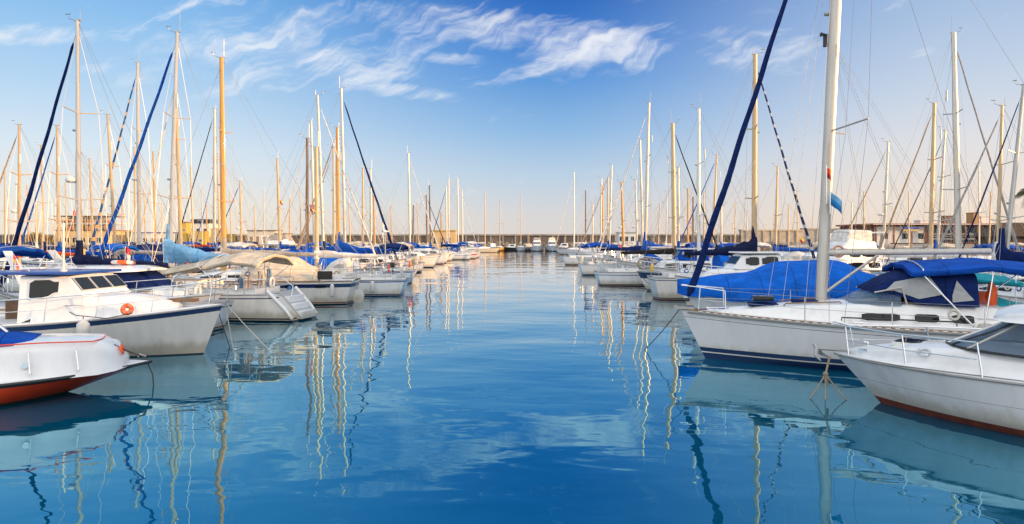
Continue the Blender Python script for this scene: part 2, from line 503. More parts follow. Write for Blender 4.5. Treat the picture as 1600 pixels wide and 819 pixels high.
def canopy(x0, x1, w, z, drop, parent, m, name='bimini', nx=12, ny=14, sag=.04, slope=0.0, thick=.02, bows=3):
    rows = []
    for i in range(nx + 1):
        t = i / nx; x = lerp(x0, x1, t); u = (t * (bows - 1)) % 1
        zz = z + slope * (t - .5) - 4 * sag * u * (1 - u) - .16 * abs(2 * t - 1) ** 3
        inw = 1 - .05 * math.sin(math.pi * u)
        rows.append([Vector((x, w * k * inw, zz - drop * abs(k) ** 2.4 - .02 * math.sin(9 * k + x * 3))) for k in [lerp(-1, 1, j / ny) for j in range(ny + 1)]])
    for i in (0, nx):
        rows.insert(0 if i == 0 else len(rows), [v + Vector((0, 0, -.10)) for v in rows[0 if i == 0 else -1]])
    for r_ in rows:
        r_.insert(0, r_[0] + Vector((0, 0, -.11))); r_.append(r_[-1] + Vector((0, 0, -.11)))
    mb = MB(); mb.loft(rows, closed=False)
    return mb.build(name, m, parent, 50, solid=thick)


def panel(stns, poly, side, parent, m, name, t=.012):
    """flat-ish patch on a coachroof wall from corner points (x, height fraction)"""
    n = 6; pts = []
    for i in range(len(poly)):
        a, b = poly[i], poly[(i + 1) % len(poly)]
        for k in range(n): u = k / n; pts.append((lerp(a[0], b[0], u), lerp(a[1], b[1], u)))
    cx = sum(p[0] for p in pts) / len(pts); cf = sum(p[1] for p in pts) / len(pts)
    rings = [[wall_pt(stns, x, f, side, o) for x, f in pts] for o in (-.004, t)]
    rings.append([wall_pt(stns, lerp(cx, x, .5), lerp(cf, f, .5), side, t) for x, f in pts])
    mb = MB(); mb.loft(rings, caps=True); return mb.build(name, m, parent, 40)
# ------------------------------------------------------------------ sailing yachts
def sailboat(px, tpx, tpy, d, head, L, label, hull=None, stripe=None, boot=None, anti=None, mast=None, mr=.075, cover=None, coverstyle='bag',
             fcol=None, fr=.085, ffrac=.97, hood=None, bim=None, detail=1, spreaders=1, radar=False, B=None, fb=None, fs=None, boomz=None, boomf=.42,
             group=None, jig=None, tent=None, topcol=None, pole=True, rz_extra=0, name='sailing_boat', scoop=False, cabinh=.42, tarp=None, gen=False, cat='sailing boat', dx=None, halyards=True, rake=None, spread_frac=None, sweep=.15, spw=None, sw_=None, cs=None, bands=None, bmats=None, wins=None):
    rnd = random.Random(int(px * 7 + d * 13))
    base = at(px, d); rz = R(head)
    rq = random.Random(int(tpx * 31 + d * 7))
    if hood is None and not scoop and rq.random() < .55 and not tent and not tarp and name == 'sailing_boat': hood = rq.choice([royal, navy, whitec, blue, cream, dnavy, royal])
    if tpy < 215 and spreaders == 1: spreaders = 2
    if not radar and rq.random() < .12 and d < 90: radar = True
    if bim is None and rq.random() < .5 and 38 < d < 125 and not tent: bim = rq.choice([royal, whitec, navy, cream])
    root = thing(name, label, cat, base, rz, group)
    H = zat(tpy, d)
    top = at(tpx, d, H) - base
    top = Matrix.Rotation(-rz, 3, 'Z') @ top
    fwd = .40 if dx is None else dx
    x1 = L * fwd; x0 = x1 - L
    B = B or L * .30; fb = fb or (.62 + .062 * L); fs = fs or fb * .78
    hull = hull or rq.choice([gel, gel, gel_old, gel]); boot = boot or rq.choice([navyp, royalp, redp, blackp, navyp]); anti = anti or rq.choice([navyp, redp, blackp]); boot = boot or navyp; anti = anti or navyp; mast = mast or alu
    mr *= .86
    h = Hull(x0, x1, B, fb, fs, rake=rake if rake is not None else rq.uniform(.06, .13) * L, ws=.72, trw=.25 if not scoop else -.25, trd=-.05 if not scoop else .75)
    st = stripe
    if st is None and not bands and rq.random() < .62: st = rq.choice([navyp, royalp, royalp, redpl, greyrub, navyp]); sw_ = rq.choice([(.16, .12), (.22, .17), (.30, .12), (.13, .07)])
    sw_ = sw_ or (.20, .08)
    ubands = bands
    bands = [('z', -.35, 0), ('z', .05, 1), ('z', .075, 0), ('z', .13, 2)]
    if st: bands += [('s', sw_[0], 0), ('s', sw_[1], 3), ('s', .0, 0)]
    else: bands += [('s', 0, 0)]
    hm = h.mesh(bands, n=26 if detail > 1 else 16)
    if ubands: hm = h.mesh(ubands, n=32)
    hm.build('hull', bmats or [hull, anti, boot, st or hull], root, 35)
    if detail:
        rl = MB(); h.rail(rl, .022 if detail > 1 else .03, .0, 0, n=16); rl.build('toe_rail', greyrub if rnd.random() < .6 else teak, root)
    h.deck().build('deck', deckm if rnd.random() < .8 else greydeck, root, 50)
    zd = lambda x: h.sh(x) + .01
    # coachroof
    cs = cs or [(x1 - L * .26, .20 * B * .7, .10, zd(x1 - L * .26) - .02, zd(x1 - L * .26) + .06), (x1 - L * .30, .24 * B, .20 * B, zd(0) - .03, zd(0) + cabinh * .55),
          (.0, .31 * B, .26 * B, zd(0) - .04, zd(0) + cabinh * .9), (-L * .16, .33 * B, .28 * B, zd(0) - .05, zd(0) + cabinh), (-L * .20, .33 * B, .28 * B, zd(0) - .05, zd(0) + cabinh * .98)]
    coach(cs, parent=root, m=topcol or gel)
    roof = zd(0) + cabinh
    if wins:
        for (wa, wb_, w0, w1) in wins:
            for sd in (1, -1): side_window(cs, wa, wb_, w0, w1, sd, root, thick=.012, n=7, frame=gel)
    elif detail:
        nw = 3 if detail > 1 else 2
        for sd in (1, -1):
            for k in range(nw):
                a = -L * .15 + k * (L * .26 / nw)
                side_window(cs, a, a + L * .20 / nw, .35, .68, sd, root, thick=.01, n=5)
    # cockpit coaming
    cm = MB()
    for sd in (1, -1):
        cm.loft([section(x, .05, .04, h.sh(x) - .05, h.sh(x) + .22, r=.03, cam=0) for x in (x0 + L * .08 + (.6 if scoop else 0), -L * .20)], m=0)
        for i in range(len(cm.v) - 26, len(cm.v)):
            v = cm.v[i]; cm.v[i] = (v[0], v[1] + sd * B * .30, v[2])
    cm.build('cockpit_coaming', gel, root)
    # mast
    mb = MB(); N = 6
    b0 = Vector((0, 0, .6))
    pts = [b0.lerp(top, i / N) for i in range(N + 1)]
    mb.tube(pts, [mr * (1 if i < N - 1 else .8) for i in range(N + 1)], 10, flat=1.25)
    mo = mb.build('mast', mast, root)
    tp = lambda f: b0.lerp(top, f)
    # masthead gear
    g = MB()
    g.box(-.16, .12, -.03, .03, H - .02, H + .03)
    g.tube([top + Vector((-.12, 0, 0)), top + Vector((-.12, 0, .9 if rnd.random() < .5 else .35))], .012, 4)
    g.tube([top + Vector((.1, 0, 0)), top + Vector((.38, 0, .1)), top + Vector((.38, 0, .28))], .012, 4)
    g.tube([top + Vector((.30, 0, .26)), top + Vector((.52, 0, .26))], .018, 4)
    for i in range(len(g.v)):
        if i < 8: g.v[i] = (g.v[i][0] + top.x, g.v[i][1] + top.y, g.v[i][2])
    g.build('masthead_gear', alu_grey, mo)
    # spreaders and wires
    wr = MB(); ww = .006 if detail > 1 else .008
    sp_f = spread_frac or ([.52] if spreaders == 1 else [.38, .68])
    sw = spw or B * .36
    tips = []
    for f_ in sp_f:
        p = tp(f_); w_ = sw * (1 if f_ < .6 else .75)
        tips.append((p, w_))
        for sd in (1, -1): MB().tube([p, p + Vector((-sweep, sd * w_, .10))], .024 if d < 35 else .034, 5).build('spreader', mast, mo)
    chain = Vector((-.25, B * .46, zd(0)))
    for sd in (1, -1):
        pts = [Vector((chain.x, sd * chain.y, chain.z))] + [p + Vector((-sweep, sd * w_, .10)) for p, w_ in tips] + [tp(.97)]
        wr.tube(pts, ww, 3)
        wr.tube([Vector((chain.x + .3, sd * chain.y * .95, chain.z)), tp(sp_f[0])], ww, 3)
    wr.build('shroud', wire, root, smooth=0)
    bow = Vector((x1 - .12, 0, h.fb + .05))
    stern = Vector((x0 + .1 + (.7 if scoop else 0), 0, h.fs + .05))
    mt = tp(ffrac)
    wr = MB(); wr.tube([bow, mt], ww, 3); wr.build('forestay', wire, root, smooth=0)
    wr = MB(); wr.tube([stern, top], ww, 3); wr.build('backstay', wire, root, smooth=0)
    if detail > 0 and halyards:
        wr = MB()
        for k in range(3):
            y = rnd.uniform(-.25, .25); wr.tube([Vector((rnd.uniform(-.1, .3), y, roof)), tp(rnd.choice([.6, .8, .98]))], ww * .9, 3)
        wr.build('halyard', wire, root, smooth=0)
    if fcol:
        mb = MB(); a = bow.lerp(mt, .022); b = bow.lerp(mt, .95); NN = 60 if d < 40 else 24; pts = []; rs = []
        ax = (b - a).normalized(); e1 = ax.orthogonal().normalized(); e2 = ax.cross(e1)
        for i_ in range(NN + 1):
            t = i_ / NN; an_ = t * (b - a).length * 2.6; rr_ = lerp(fr, fr * .45, t ** .7) * .86
            rs.append(rr_ * (1 + rnd.uniform(-.07, .07)) * (1 if 0 < i_ < NN else .4)); pts.append(a.lerp(b, t) + (e1 * math.cos(an_) + e2 * math.sin(an_)) * rr_ * .16 - Vector((0, 0, .5 * t * (1 - t))))
        mb.tube(pts, rs, 9)
        fo = mb.build('furled_headsail', fcol, root)
        mb = MB(); mb.cyl(bow + (mt - bow) * .012, .07, .09, 10); mb.build('furler_drum', blackp, fo)
    # boom and sail
    boomz = boomz or roof + .75
    bl = L * boomf
    bm_ = MB(); bend = Vector((-bl, 0, boomz + .05)); b0_ = Vector((-.05, 0, boomz))
    bm_.tube([b0_, bend], .055, 8, flat=1.3); bo = bm_.build('boom', alu if rnd.random() < .7 else alu_grey, root)
    wr = MB(); wr.tube([bend, top], ww * .8, 3); wr.tube([bend + Vector((.5, 0, 0)), Vector((bend.x + .4, 0, h.fs + .3))], .02, 4); wr.build('mainsheet', rope, root, smooth=0)
    if cover:
        mb = MB(); rings = []
        nst = 14
        for i in range(nst + 1):
            t = i / nst; x = -.02 - (bl * .97) * t
            if coverstyle == 'bag': hh = lerp(.42, .16, t ** .8); ww_ = lerp(.17, .09, t)
            elif coverstyle == 'tall': hh = lerp(.95, .22, min(1, t * 1.2) ** .5); ww_ = lerp(.20, .12, t)
            else: hh = .24; ww_ = .12
            hh *= 1 + rnd.uniform(-.10, .10); ww_ *= 1 + rnd.uniform(-.12, .12)
            zc = boomz - .05; dr = rnd.uniform(-.02, .02)
            ring = []
            for k in range(10):
                a = 2 * math.pi * k / 10
                yy = math.sin(a) * ww_ * (1 if math.cos(a) < 0 else .8); zz = zc + hh * .5 - math.cos(a) * hh * .56
                ring.append(Vector((x, yy + dr, zz)))
            rings.append(ring)
        if coverstyle != 'roll':       # neck round the mast
            r0 = rings[0]
            neck = [Vector((.12, v.y * 1.1, v.z + .02)) for v in r0]
            rings = [[v.lerp(sum(neck, Vector()) / len(neck), .4) for v in neck], neck] + rings
            nk = rnd.uniform(.45, .9) if coverstyle == 'bag' else 1.5; mb.tube([(0.02, 0, boomz - .12), (0, 0, boomz + nk * .4), (-.02, 0, boomz + nk)], [.17, .14, .10], 9)
        mb.loft(rings); mb.build('sail_cover', cover, bo, 60)
    if tent:                           # canvas winter tent hung over the boom
        xa, xb, hh, tm = tent; rings = []
        for i in range(9):
            t = i / 8; x = lerp(xa, xb, t); e = .75 + .25 * math.sin(math.pi * t)
            zt = h.sh(x) + hh * e + rnd.uniform(-.04, .04)
            rings.append([Vector((x, y_, z_)) for y_, z_ in ((-B * .46, h.sh(x) + .05), (-B * .44, h.sh(x) + hh * .45), (-.12, zt), (.12, zt), (B * .44, h.sh(x) + hh * .45), (B * .46, h.sh(x) + .05))])
        mb = MB(); mb.loft(rings); mb.build('boat_tent', tm, root, 60)
    if tarp:
        xa, xb, hh, tm = tarp; rings = []
        for i in range(13):
            t = i / 12; x = lerp(xa, xb, t); zt = h.sh(x) + hh * (.35 + .65 * math.sin(math.pi * min(1, t * 1.1)) ** .6) + rnd.uniform(-.03, .03)
            w = h.hb(x) + .03
            rings.append([Vector((x, y_, z_)) for y_, z_ in ((-w, h.sh(x) - .25), (-w, h.sh(x) + .12), (-w * .55, lerp(h.sh(x), zt, .75)), (0, zt), (w * .55, lerp(h.sh(x), zt, .75)), (w, h.sh(x) + .12), (w, h.sh(x) - .25))])
        mb = MB(); mb.loft(rings); mb.build('boat_cover', tm, root, 60)
    if hood:
        hx = -L * .17
        hs = [(hx + .9, B * .26, B * .20, roof - .12, roof + .02), (hx + .55, B * .28, B * .25, roof - .2, roof + .38), (hx + .1, B * .30, B * .27, roof - .3, roof + .62), (hx - .45, B * .31, B * .28, roof - .35, roof + .66)]
        mb = MB(); mb.loft([section(*q, r=.28, cam=.06) for q in hs]); sh = mb.build('spray_hood', hood, root, 60)
        for sd in (1, -1): side_window(hs, hx - .3, hx + .3, .42, .72, sd, sh, vinyl, thick=.006, n=5, name='spray_hood_window')
    if bim:
        bx = x0 + L * .06 + (.6 if scoop else 0)
        bo_ = canopy(bx, bx + L * .20, B * .38, h.fs + 1.95, .22, root, bim)
        fm = MB()
        for xx in (bx + .15, bx + L * .19):
            pts = [Vector(((bx + L * .1), sd_ * B * .42, h.fs + .1)) if e else Vector((xx, sd_ * B * .37, h.fs + 1.7)) for sd_, e in ((-1, 1), (-1, 0))]
            pts += [Vector((xx, B * .37 * math.sin(a), h.fs + 1.70 + .2 * math.cos(a))) for a in (-1, -.5, 0, .5, 1)]
            pts += [Vector((xx, B * .37, h.fs + 1.7)), Vector((bx + L * .1, B * .42, h.fs + .1))]
            fm.tube(pts, .014, 5)
        fm.build('bimini_frame', steel, root)
    if detail:
        pr = MB(); hh = .58
        def edge(x, sd, z=0): return Vector((x, sd * max(.02, h.hb(x) - .07), h.sh(x) + z))
        xf = x1 - .10 * L
        arc = [edge(xf, 1, hh), edge(x1 - .5, 1, hh + .04), Vector((x1 - .02, .1, h.fb + hh + .06)), Vector((x1 - .02, -.1, h.fb + hh + .06)), edge(x1 - .5, -1, hh + .04), edge(xf, -1, hh)]
        pr.tube(arc, .015, 5)
        for sd in (1, -1):
            pr.tube([edge(xf, sd, hh), edge(xf - .02, sd, 0)], .014, 5); pr.tube([edge(x1 - .5, sd, hh + .04), edge(x1 - .45, sd, 0)], .014, 5)
            pr.tube([edge(xf, sd, hh * .5), edge(x1 - .45, sd, hh * .5)], .011, 4)
        pr.build('pulpit', steel, root)
        pr = MB(); xs = x0 + .1 + (.65 if scoop else 0)
        arc = [edge(xs + .9, 1, hh), edge(xs + .08, 1, hh), edge(xs + .08, -1, hh), edge(xs + .9, -1, hh)]
        pr.tube(arc, .015, 5); pr.tube([p - Vector((0, 0, hh * .5)) for p in arc], .011, 4)
        for p in arc: pr.tube([p, p - Vector((0, 0, hh))], .014, 5)
        pr.build('pushpit', steel, root)
        ll = MB(); n_s = 4 if detail == 1 else 5
        for sd in (1, -1):
            xs_ = [lerp(xs + .9, xf, i / n_s) for i in range(n_s + 1)]
            for f_ in (1, .52): ll.tube([edge(x, sd, hh * f_) for x in xs_], .005 if detail > 1 else .007, 3)
        ll.build('lifeline', wire, root, smooth=0)
        for sd in (1, -1):
            for x in xs_[1:-1]:
                q = MB(); q.tube([edge(x, sd, -.02), edge(x, sd, hh)], .013, 5); q.build('stanchion', steel, root)
    if detail:                         # deck gear
        for sd in (1, -1): MB().cyl((x0 + L * .22, sd * B * .33, h.sh(x0 + L * .22) + .2), .07, .14, 10, r2=.05).build('winch', steel, root)
        k = rnd.random()
        if k < .5: q = MB(); q.tube([(.55, -.28, roof - .02), (.55, .28, roof - .02)], .16, 10); q.build('raft_canister', fwhite, root, 50)
        if k > .3: q = MB(); q.box(L * .10, L * .10 + .5, -.26, .26, roof - .12, roof + .01); q.build('deck_hatch', glassd, root, 30, bevel=.02)
        xs_g = x0 + .14 + (.65 if scoop else 0)
        if rnd.random() < .5:
            q = MB(); q.tube([Vector((xs_g, B * .22 + .13 * math.cos(a), h.fs + .45 + .19 * math.sin(a))) for a in [lerp(-1.1, 4.2, i / 12) for i in range(13)]], .055, 7); q.build('horseshoe_buoy', rnd.choice([orange, yellow, fwhite]), root, 60)
        if rnd.random() < .45:
            q = MB(); q.box(xs_g - .16, xs_g + .12, -B * .3, -B * .3 + .22, h.fs + .45, h.fs + .78); q.tube([(xs_g - .02, -B * .3 + .11, h.fs + .45), (xs_g - .06, -B * .3 + .11, h.fs - .1)], .05, 7); q.build('outboard_motor', rnd.choice([blackp, greyrub, whitep]), root, 35, bevel=.03)
        for i in range(rnd.choice([2, 3, 4])):
            q = MB(); xx = lerp(xs_g + .9, x1 - .13 * L, rnd.random()); q.torus(edge(xx, rnd.choice((-1, 1)), .36), .10, .03, (0, 1, .1), 14, 6); q.build('coiled_rope', rnd.choice([whiterope, rope, royalp]), root, 60)
        q = MB(); q.tube([(x0 + L * .16, 0, h.fs + .1), (x0 + L * .16, 0, h.fs + .75)], .06, 8); q.torus((x0 + L * .15, 0, h.fs + .72), .32, .015, (1, 0, .15), 20, 5); q.build('steering_wheel', steel, root, 50)
    elif d < 125:
        for sd in (1, -1):
            MB().tube([Vector((x, sd * max(.05, h.hb(x) - .07), h.sh(x) + .6)) for x in [lerp(x0 + .2, x1 - .2, i / 8) for i in range(9)]], .014, 3).build('lifeline', wire, root, smooth=0)
        for xx in [lerp(x0 + .2, x1 - .2, i / 5) for i in range(6)]:
            for sd in (1, -1): MB().tube([Vector((xx, sd * max(.05, h.hb(xx) - .07), h.sh(xx))), Vector((xx, sd * max(.05, h.hb(xx) - .07), h.sh(xx) + .6))], .02, 3).build('stanchion', steel, root, smooth=0)
    if detail:
        q = MB(); p = tp(.62 if radar else rnd.uniform(.4, .7)); q.tube([p + Vector((mr, 0, 0)), p + Vector((mr + .14, 0, .02))], .05, 6); q.build('deck_light', alu_grey, mo)
        if rnd.random() < .5: q = MB(); p = tp(rnd.uniform(.7, .8)) + Vector((-.3, .25, 0)); q.tube([p, p + Vector((0, 0, .55))], .045, 8); q.build('radar_reflector', rnd.choice([fwhite, alu_grey]), mo)
        if rnd.random() < .6:
            wr = MB()
            for sd in (1, -1):
                for f_ in (.3, .6, .85): wr.tube([Vector((-L * boomf * f_, sd * .1, (boomz or roof + .75) + .1)), tp(.55) + Vector((0, sd * .1, 0))], ww * .8, 3)
            wr.build('lazy_jack', whiterope, root, smooth=0)
        wr = MB(); wr.tube([Vector((-.05, B * .1, roof)), tips[0][0] + Vector((-sweep, tips[0][1] * .7, .08))], ww * .8, 3); wr.build('flag_halyard', whiterope, root, smooth=0)
    if radar:
        q = MB(); p = tp(.45); q.loft([[p + Vector((.28 + .22 * r_ * math.cos(a), .22 * r_ * math.sin(a), z_)) for a in [k * math.pi / 6 for k in range(12)]] for r_, z_ in ((.7, -.1), (1, -.04), (1, .04), (.6, .11))]); q.build('radar_dome', whitep, mo)
    if gen:
        q = MB(); c = Vector((x0 + .3, B * .3, 0)); q.tube([c + Vector((0, 0, h.fs)), c + Vector((0, 0, h.fs + 2.6))], .03, 6); q.build('generator_pole', steel, root)
        q = MB(); c2 = c + Vector((0, 0, h.fs + 2.7)); q.tube([c2 + Vector((-.3, 0, 0)), c2 + Vector((.1, 0, 0)), c2 + Vector((.22, 0, 0))], [.02, .11, .03], 8)
        for k in range(6):
            a = k * math.pi / 3 + .2; dv = Vector((0, math.cos(a), math.sin(a))); q.tube([c2 + Vector((.14, 0, 0)) + dv * .05, c2 + Vector((.14, 0, 0)) + dv * .55], [.05, .02], 4, flat=.3)
        q.build('wind_generator', whitep, root)
    root['_x'] = 0
    del root['_x']
    return root, h, tp


def W(root, p):
    """local point of a thing in world space"""
    return Matrix.Translation(root.location) @ (root.rotation_euler.to_matrix() @ Vector(p))


def fender(p, m, label, r=.11, ln=.5, group=None):
    """fender hanging on its lanyard; p = world point of the lanyard's top"""
    root = thing('fender', label, 'fender', p, 0, group)
    mb = MB(); zs = [(-ln - .22, .02), (-ln - .2, .06), (-ln - .12, r), (-ln * .5 - .1, r), (-.2, r), (-.12, .07), (-.08, .03)]
    mb.loft([[Vector((q * math.cos(a), q * math.sin(a), z)) for a in [k * math.pi / 6 for k in range(12)]] for z, q in zs]); mb.build('fender_body', m, root, 50)
    mb = MB(); mb.tube([(0, 0, 0), (0, 0, -.1)], .01, 5); mb.build('lanyard', roped, root)
    mb = MB(); mb.cyl((0, 0, -.16), .05, .06, 10); mb.build('eye_cap', navyp if m is not fblue else blackp, root)
    return root


def lifebuoy(p, nrm, label, m1=None, m2=None, rr=.26, group=None):
    root = thing('lifebuoy', label, 'life ring', p, 0, group)
    MB().torus((0, 0, 0), rr, .06, nrm, 24, 8, msegs=True).build('ring', [m1 or orange, m2 or fwhite], root, 60)
    return root


def flag(p, cols, label, w=.45, hgt=.55, ang=0.0, pole=1.0, droop=.7):
    root = thing('flag', label, 'flag', p, ang)
    mb = MB(); mb.tube([(0, 0, 0), (0, 0, pole)], .012, 5); mb.build('flag_pole', steel, root)
    mb = MB(); n = 8; nc = len(cols); rows = []
    for i in range(n + 1):
        t = i / n; x = w * t * (1 - droop * .5); rows.append([Vector((x, .05 * math.sin(t * 7), pole - .03 - hgt * (j / nc) - droop * w * t * .9)) for j in range(nc + 1)])
    o = 0
    for i in range(n):
        for j in range(nc): mb.add([rows[i][j], rows[i + 1][j], rows[i + 1][j + 1], rows[i][j + 1]], [(0, 1, 2, 3)], j)
    mb.build('flag_cloth', cols, root, 60, solid=.006)
    return root


def line(name, label, cat, pts, r, m, sag=0.0, group=None, n=10):
    """rope between world points with a slight sag"""
    out = []
    for i in range(len(pts) - 1):
        a, b = Vector(pts[i]), Vector(pts[i + 1])
        for k in range(n): t = k / n; out.append(a.lerp(b, t) - Vector((0, 0, 4 * sag * t * (1 - t))))
    out.append(Vector(pts[-1]))
    mb = MB(); mb.tube(out, r, 6, 0)
    return tag(mb.build(name, m, None), label, cat, group)


def grp_hull(name, root, h, bands, mats, n=28):
    return h.mesh(bands, n).build(name, mats, root, 35)
# ------------------------------------------------------------------ water
def build_water():
    m = bpy.data.materials.new('harbour_water'); m.use_nodes = True
    nt = m.node_tree; nt.nodes.clear(); nb = NB(nt)
    geo = nb.node('ShaderNodeNewGeometry')
    def waves(sx, sy, rot, scale, det, rough, dist, amp, z=0.0):
        mp = nb.node('ShaderNodeMapping'); mp.inputs['Scale'].default_value = (sx, sy, 1); mp.inputs['Rotation'].default_value = (0, 0, R(rot)); mp.inputs['Location'].default_value = (z, z, z)
        nb.L.new(geo.outputs['Position'], mp.inputs[0])
        return nb.m('MULTIPLY', nb.noise(mp.outputs[0], scale, det, rough, dist), amp)
    hgt = nb.m('ADD', waves(.8, 1.25, 14, .9, 2, .42, .25, WAVE_A), waves(.7, 1.6, -20, 2.6, 2, .5, .2, WAVE_B, 7.3))
    hgt = nb.m('ADD', hgt, waves(1, 1, 40, .22, 1, .4, .0, WAVE_C, 3.1))
    bp = nb.node('ShaderNodeBump'); bp.inputs['Strength'].default_value = 1.0; bp.inputs['Distance'].default_value = 1.0
    nb.L.new(hgt, bp.inputs['Height'])
    gl = nb.node('ShaderNodeBsdfGlossy'); gl.inputs['Roughness'].default_value = .0; 
    nb.L.new(bp.outputs[0], gl.inputs['Normal'])
    df = nb.node('ShaderNodeBsdfDiffuse'); df.inputs[0].default_value = WATER_BASE
    fr = nb.node('ShaderNodeFresnel'); fr.inputs[0].default_value = WATER_IOR
    nb.L.new(bp.outputs[0], fr.inputs['Normal'])
    nb.L.new(nb.mix(nb.smooth(fr.outputs[0], .12, .75), WATER_TINT, (1, 1, 1, 1)), gl.inputs['Color'])
    f = nb.m('ADD', nb.m('MULTIPLY', fr.outputs[0], WATER_F1), WATER_F0, clamp=True)
    mx = nb.node('ShaderNodeMixShader'); nb.L.new(f, mx.inputs[0]); nb.L.new(df.outputs[0], mx.inputs[1]); nb.L.new(gl.outputs[0], mx.inputs[2])
    out = nb.node('ShaderNodeOutputMaterial'); nb.L.new(mx.outputs[0], out.inputs[0])
    mb = MB(); mb.add([(-3500, -600, 0), (3500, -600, 0), (3500, 5000, 0), (-3500, 5000, 0)], [(0, 1, 2, 3)])
    struct(mb.build('water', m, None, 0), label='calm blue harbour water')


WAVE_A, WAVE_B, WAVE_C = .0135, .0008, .085
WATER_TINT = (.40, .82, .98, 1)
WATER_BASE = (.0, .086, .165, 1)
WATER_IOR, WATER_F0, WATER_F1 = 1.33, .27, .90
build_water()


# ------------------------------------------------------------------ far side of the harbour
def wall_run(name, pts, ztop, label, m, capm, pillar=3.9, thick=1.2, z0=-.5):
    root = thing(name, label, 'harbour wall', (pts[0][0], pts[0][1], 0))
    o = Vector((pts[0][0], pts[0][1], 0))
    mb = MB(); cp = MB(); pl = MB()
    for i in range(len(pts) - 1):
        a = Vector((*pts[i], 0)) - o; b = Vector((*pts[i + 1], 0)) - o; dv = (b - a); ln = dv.length; u = dv / ln; nrm = Vector((u.y, -u.x, 0))
        def slab(M, s0, s1, n0, n1, zz0, zz1):
            q = []
            for z in (zz0, zz1):
                for n_ in (n0, n1):
                    for s_ in (s0, s1): q.append(a + u * s_ + nrm * n_ + Vector((0, 0, z)))
            M.add(q, [(0, 1, 3, 2), (4, 6, 7, 5), (0, 4, 5, 1), (2, 3, 7, 6), (0, 2, 6, 4), (1, 5, 7, 3)])
        slab(mb, 0, ln, -thick, 0, z0, ztop[i]); slab(cp, -.1, ln + .1, -thick - .3, .35, ztop[i] + .003, ztop[i] + .45)
        k = pillar / 2
        while k < ln: slab(pl, k, k + .42, .0, .30, z0, ztop[i]); k += pillar
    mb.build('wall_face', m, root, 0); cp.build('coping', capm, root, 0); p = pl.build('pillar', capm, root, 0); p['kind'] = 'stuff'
    return root


def rocks(name, x0, x1, y, n, label, seed=3, m=None, zr=(.0, .9), depth=3.0, size=(.5, 1.2), slope=None):
    rnd = random.Random(seed); mb = MB()
    for i in range(n):
        t = rnd.random(); yy = rnd.random(); c = Vector((lerp(x0, x1, t), (y(t) if callable(y) else y) + yy * depth, lerp(zr[0], zr[1], yy) + rnd.uniform(-.2, .2)))
        r = rnd.uniform(*size); q = Quaternion((rnd.uniform(-1, 1), rnd.uniform(-1, 1), rnd.uniform(-1, 1), rnd.uniform(-1, 1))).normalized()
        vs = []
        for v in ((-1, -1, -1), (1, -1, -1), (1, 1, -1), (-1, 1, -1), (-1, -1, 1), (1, -1, 1), (1, 1, 1), (-1, 1, 1)):
            w = q @ Vector([a * rnd.uniform(.55, 1) * r * .62 for a in v]); vs.append(c + w)
        mb.add(vs, [(0, 3, 2, 1), (4, 5, 6, 7), (0, 1, 5, 4), (1, 2, 6, 5), (2, 3, 7, 6), (3, 0, 4, 7)])
    o = mb.build(name, m or rockm, None, 0)
    o['kind'] = 'stuff'; o['label'] = label
    return o


rockm = mat('breakwater_rock', (.24, .20, .16), .95, var=.4, vscale=1.3, bump=.05, bscale=3, dirt=((.07, .06, .05), .6))
earth = mat('quay_ground', (.30, .27, .23), .95, var=.2, vscale=.2, bump=.02, bscale=4)
# land beyond the water: quays to the left and right, breakwater across the middle
mb = MB(); mb.box(-420, -34, 196, 320, -1, 1.5); struct(mb.build('left_quay', earth, None, 0), label='low quay on the left side')
mb = MB(); mb.box(34, 420, 118, 150, -1, 2.3); mb.box(58, 420, 150, 320, -1, 2.3); struct(mb.build('right_quay', earth, None, 0), label='quay on the right side')
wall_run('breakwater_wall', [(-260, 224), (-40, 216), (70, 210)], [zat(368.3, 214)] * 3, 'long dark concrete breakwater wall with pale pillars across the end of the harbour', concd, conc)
wall_run('breakwater_wall', [(70.5, 210), (92, 216), (170, 226)], [zat(361, 212), zat(359, 220)], 'higher pale concrete sea wall behind the parked cars on the right', conc, conc, pillar=3.0)
rocks('rock_armour', -34, 62, 200, 620, 'tumbled boulders at the foot of the breakwater wall', zr=(-.1, 1.9), depth=10)
rocks('rock_armour', 34, 66, 115.5, 170, 'loose boulders along the edge of the right quay', seed=5, zr=(-.1, 2.2), depth=3, size=(.5, 1.0))
rocks('rock_armour', 58, 100, 146, 120, 'boulders below the car park on the right', seed=6, zr=(.2, 2.2), depth=4, size=(.5, 1.0))
rocks('rock_armour', -150, -34, 188, 420, 'sunlit boulders along the left quay', seed=8, zr=(-.1, 1.5), depth=8)

wallw = mat('ochre_plaster_wall', (.66, .46, .22), .85, var=.12, vscale=.6, dirt=DIRT)
walln = mat('cream_plaster', (.66, .60, .50), .85, var=.1, vscale=.6, dirt=DIRT)
brick = mat('brown_brick', (.20, .085, .05), .9, var=.25, vscale=3)
woodb = mat('brown_timber', (.16, .09, .05), .8, var=.3, vscale=2)
roofr = mat('red_roof_edge', (.30, .10, .06), .8, var=.2)
whitew = mat('white_wall_paint', (.70, .70, .68), .8, var=.06)
bluesg = mat('blue_sign_paint', (.02, .06, .35), .5, var=.05)
yellsg = mat('yellow_sign_paint', (.58, .38, .05), .5, var=.05)


